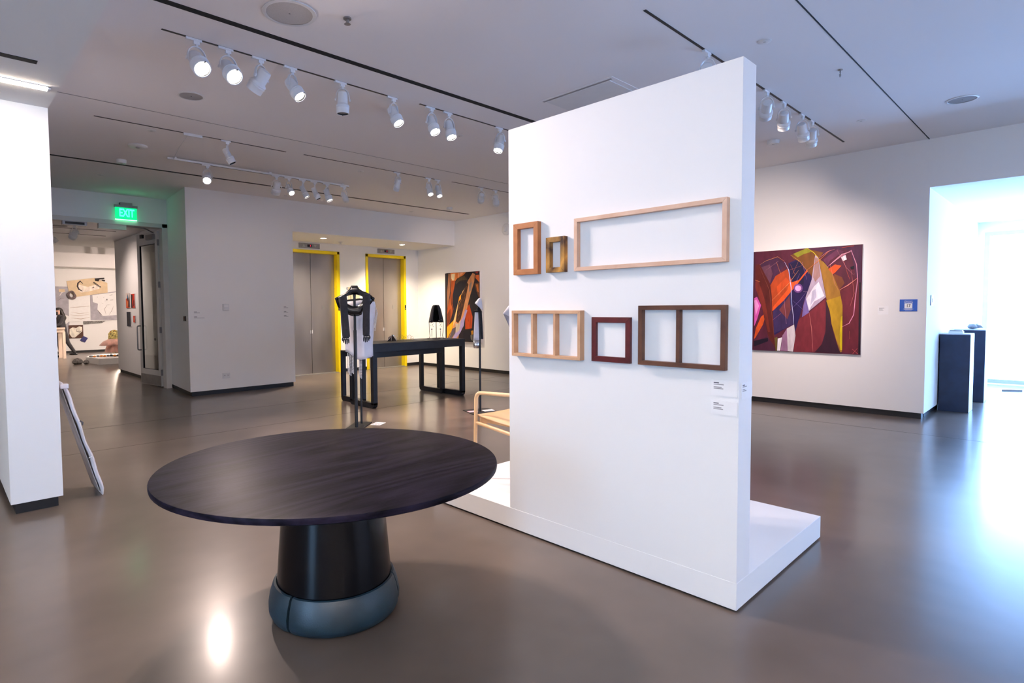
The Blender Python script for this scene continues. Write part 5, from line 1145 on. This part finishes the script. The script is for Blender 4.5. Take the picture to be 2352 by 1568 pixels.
MB().tube([L_(0, .02), L_(0, 1.42)], .016, 8).build('pole', 'copper', t)
MB().lathe([(.028, .20), (.035, .19), (.11, .0)], (*L, 1.41), 20, cap=False).build('shade', 'copper', t)
MB().ball((L[0], L[1], 1.42), .07, 12, .8).build('bulb', 'lamp_glow', t)
l = bpy.data.lights.new('lamp_light', 'POINT'); l.energy = 70; l.color = (1., .85, .7); l.shadow_soft_size = .07
o = bpy.data.objects.new('lamp_light', l); COL.objects.link(o); o.parent = t; o.location = (0, 0, 1.33)

# desk and person
K = (3.10, 22.55); RK, FK = basis(K)
def K_(s, z, d=0.): return P_(s, z, d, K, RK, FK)
t = thing('work_desk', (K[0], K[1], 0), 'tall pale wooden desk in the far gallery in front of the person', 'desk')
MB().beam(K_(-.75, .975), K_(.10, .975), .6, .05).build('desk_top', 'birch', t)
MB().beam(K_(-.72, .90), K_(.08, .90), .52, .10).build('apron', 'birch', t)
for s in (-.68, .055):
    for d in (-.22, .22): MB().beam(K_(s, 0, d), K_(s, .86, d), .08, .08).build('leg', 'birch', t)
MB().beam(K_(-.02, .0, -.2), K_(-.02, .85, -.2), .16, .02, (0, 1, 0)).build('side_panel', 'birch', t)
HP = (3.10, 22.98); RP, FP = basis(HP)
def H2(s, z, d=0.): return P_(s, z, d, HP, RP, FP)
def skin_body(name, m, joints, edges, parent, root=0, sub=2):
    me = bpy.data.meshes.new(name); off = org(parent)
    me.from_pydata([tuple(Vector(p)-off) for p, r in joints], edges, []); o = bpy.data.objects.new(name, me); COL.objects.link(o); o.parent = parent
    md = o.modifiers.new('skin', 'SKIN'); 
    lay = me.skin_vertices[0].data if len(me.skin_vertices) else None
    if lay is None:
        bpy.context.view_layer.objects.active = o; lay = me.skin_vertices[0].data
    for i, (p, r) in enumerate(joints): lay[i].radius = r if isinstance(r, tuple) else (r, r); lay[i].use_root = (i == root)
    s = o.modifiers.new('sub', 'SUBSURF'); s.levels = sub; s.render_levels = sub
    md.use_smooth_shade = True; me.materials.append(MATS[m]); return o
t = thing('person', (HP[0], HP[1], 0), 'person in black clothes and black face mask leaning over the desk', 'person')
J = [(H2(.06, .90), (.15, .12)), (H2(.06, 1.10), (.14, .11)), (H2(.05, 1.28), (.17, .11)), (H2(.02, 1.38), (.09, .08)), (H2(.0, 1.43), (.055, .055)),
     (H2(.11, 1.33, .10), .06), (H2(.02, 1.10, .20), .048), (H2(-.16, 1.05, .26), .036),
     (H2(-.02, 1.33, -.12), .06), (H2(-.10, 1.10, -.18), .048), (H2(-.24, 1.05, -.12), .036),
     (H2(.13, .82, .04), .10), (H2(.22, .48, .04), .068), (H2(.42, .12, .04), .05),
     (H2(.02, .82, -.08), .10), (H2(-.02, .46, -.08), .068), (H2(.02, .09, -.08), .05)]
skin_body('body', 'black_cloth', J, [(0, 1), (1, 2), (2, 3), (3, 4), (2, 5), (5, 6), (6, 7), (2, 8), (8, 9), (9, 10), (0, 11), (11, 12), (12, 13), (0, 14), (14, 15), (15, 16)], t)
hd = MB().lathe([(.03, -.115), (.055, -.10), (.07, -.06), (.078, .0), (.076, .06), (.055, .10), (.02, .118)], H2(-.025, 1.525), 18, 1.1, .95, math.atan2(RP.y, RP.x)).build('head', 'skin', t)
MB().tube([H2(-.105, 1.525), H2(-.122, 1.505), H2(-.108, 1.495)], [.010, .014, .010], 8).build('nose', 'skin', t)
for d in (.045, -.045): MB().ball(H2(-.100, 1.545, d*.8), .009, 8).build('eye', 'black_shine', t)
for d in (.076, -.076): MB().ball(H2(-.01, 1.525, d), .018, 8, 1.5).build('ear', 'skin', t)
MB().loft([[H2(-.02+r*math.cos(a), z, .084*math.sin(a)) for a in [PI/2+PI*k/10 for k in range(11)]] for r, z in ((.092, 1.515), (.108, 1.49), (.105, 1.46), (.085, 1.425), (.05, 1.405))], closed=False).build('face_mask', 'black_cloth', t, solid=.006)
MB().loft([[H2(.0+sx*math.cos(2*PI*k/16), z, sy*math.sin(2*PI*k/16)) for k in range(16)] for z, sx, sy in ((1.655, .02, .02), (1.645, .07, .06), (1.61, .102, .088), (1.57, .100, .096))], cap=True).build('hair', 'hair', t)
MB().tube([H2(.055, 1.58), H2(.075, 1.50), H2(.115, 1.40, .02), H2(.16, 1.30, .03), H2(.15, 1.20, .03)], [.062, .066, .062, .05, .02], 12).build('long_hair', 'hair', t)
for s in ((-.16, 1.045, .26), (-.24, 1.045, -.12)):
    h = MB().loft([[H2(s[0]-u*.09, s[1]-.0*u+.012*math.sin(2*PI*k/10), s[2]+(.036 if u > .2 else .026)*math.cos(2*PI*k/10)) for k in range(10)] for u in (0, .3, .7, 1)], cap=True).build('hand', 'skin', t)
    for k in range(4): MB().tube([H2(s[0]-.085, s[1], s[2]-.027+.018*k), H2(s[0]-.12-.006*(k % 2), s[1]-.004, s[2]-.028+.019*k), H2(s[0]-.15-.008*(k % 3), s[1]-.016, s[2]-.028+.019*k)], [.0085, .008, .006], 7).build('finger', 'skin', h)
    MB().tube([H2(s[0]-.03, s[1], s[2]+.034), H2(s[0]-.06, s[1], s[2]+.058), H2(s[0]-.09, s[1]-.006, s[2]+.062)], [.0105, .009, .006], 7).build('thumb', 'skin', h)
for s, d, z in ((.40, .04, .06), (.0, -.08, .02)):
    MB().loft([[H2(s-.02+u, (z if s > .2 else 0)+.035+r*math.sin(2*PI*k/12)*.8 if r else 0, d+r*math.cos(2*PI*k/12)) for k in range(12)] for u, r in ((.10, .03), (.06, .042), (.0, .045), (-.08, .043), (-.13, .028))], cap=True).build('shoe', 'black_shine', t)

# far-room spotlights and lights
FG = 'small spotlights on the far gallery ceiling'
spot(2.15, 13.6, (1.5, 15.5, 1.5), 'grey spotlight hanging just inside the gallery doorway', 0, 'lens_off', 'big', z=3.247, group='doorway spotlights')
for k, (x, y, px, py) in enumerate(((2.55, 18.3, 4.05, 19.8), (3.1, 19.6, 4.2, 24), (3.55, 19.8, 4.6, 24), (3.75, 19.8, 4.9, 24), (4.25, 19.9, 4.9, 23), (4.45, 19.9, 5.2, 23), (3.0, 22.2, 3.2, 25), (3.5, 22.2, 3.6, 25), (4.3, 22.2, 4.4, 25), (4.5, 22.2, 4.7, 25))):
    spot(x, y, (px, py, 1.4), ('leftmost', 'second', 'third', 'fourth', 'fifth', 'rightmost', 'leftmost', 'second', 'third', 'rightmost')[k]+(' small spotlight of the nearer row on the far gallery ceiling' if k < 6 else ' small spotlight of the farther row on the far gallery ceiling'), {0: 90, 4: 235}.get(k, 0), 'lens_lit' if k == 1 else 'lens_off', 'small', z=3.947, group=FG, cone=100, blend=1.)
for y in (14.2, 15.2): cb_ = struct(MB().box(-1, 3.0, y-.02, y+.02, 3.246, 3.251), 'trim_4', 'slot_black')
spot(1.9, 14.6, (3.42, 14.6, 1.5), 'spotlight washing the small pictures on the corridor wall', 40, 'lens_off', 'small', z=3.247, group='doorway spotlights', cone=110, blend=1.)
t = thing('ceiling_speaker', (1.9, 13.3, 3.25), 'flat round speaker in the corridor ceiling inside the doorway', 'speaker')
MB().lathe([(.13, .0005), (.13, -.008), (.11, -.01), (.01, -.01)], (1.95, 13.9, 3.25), 24).build('grille', 'seam_grey', t)
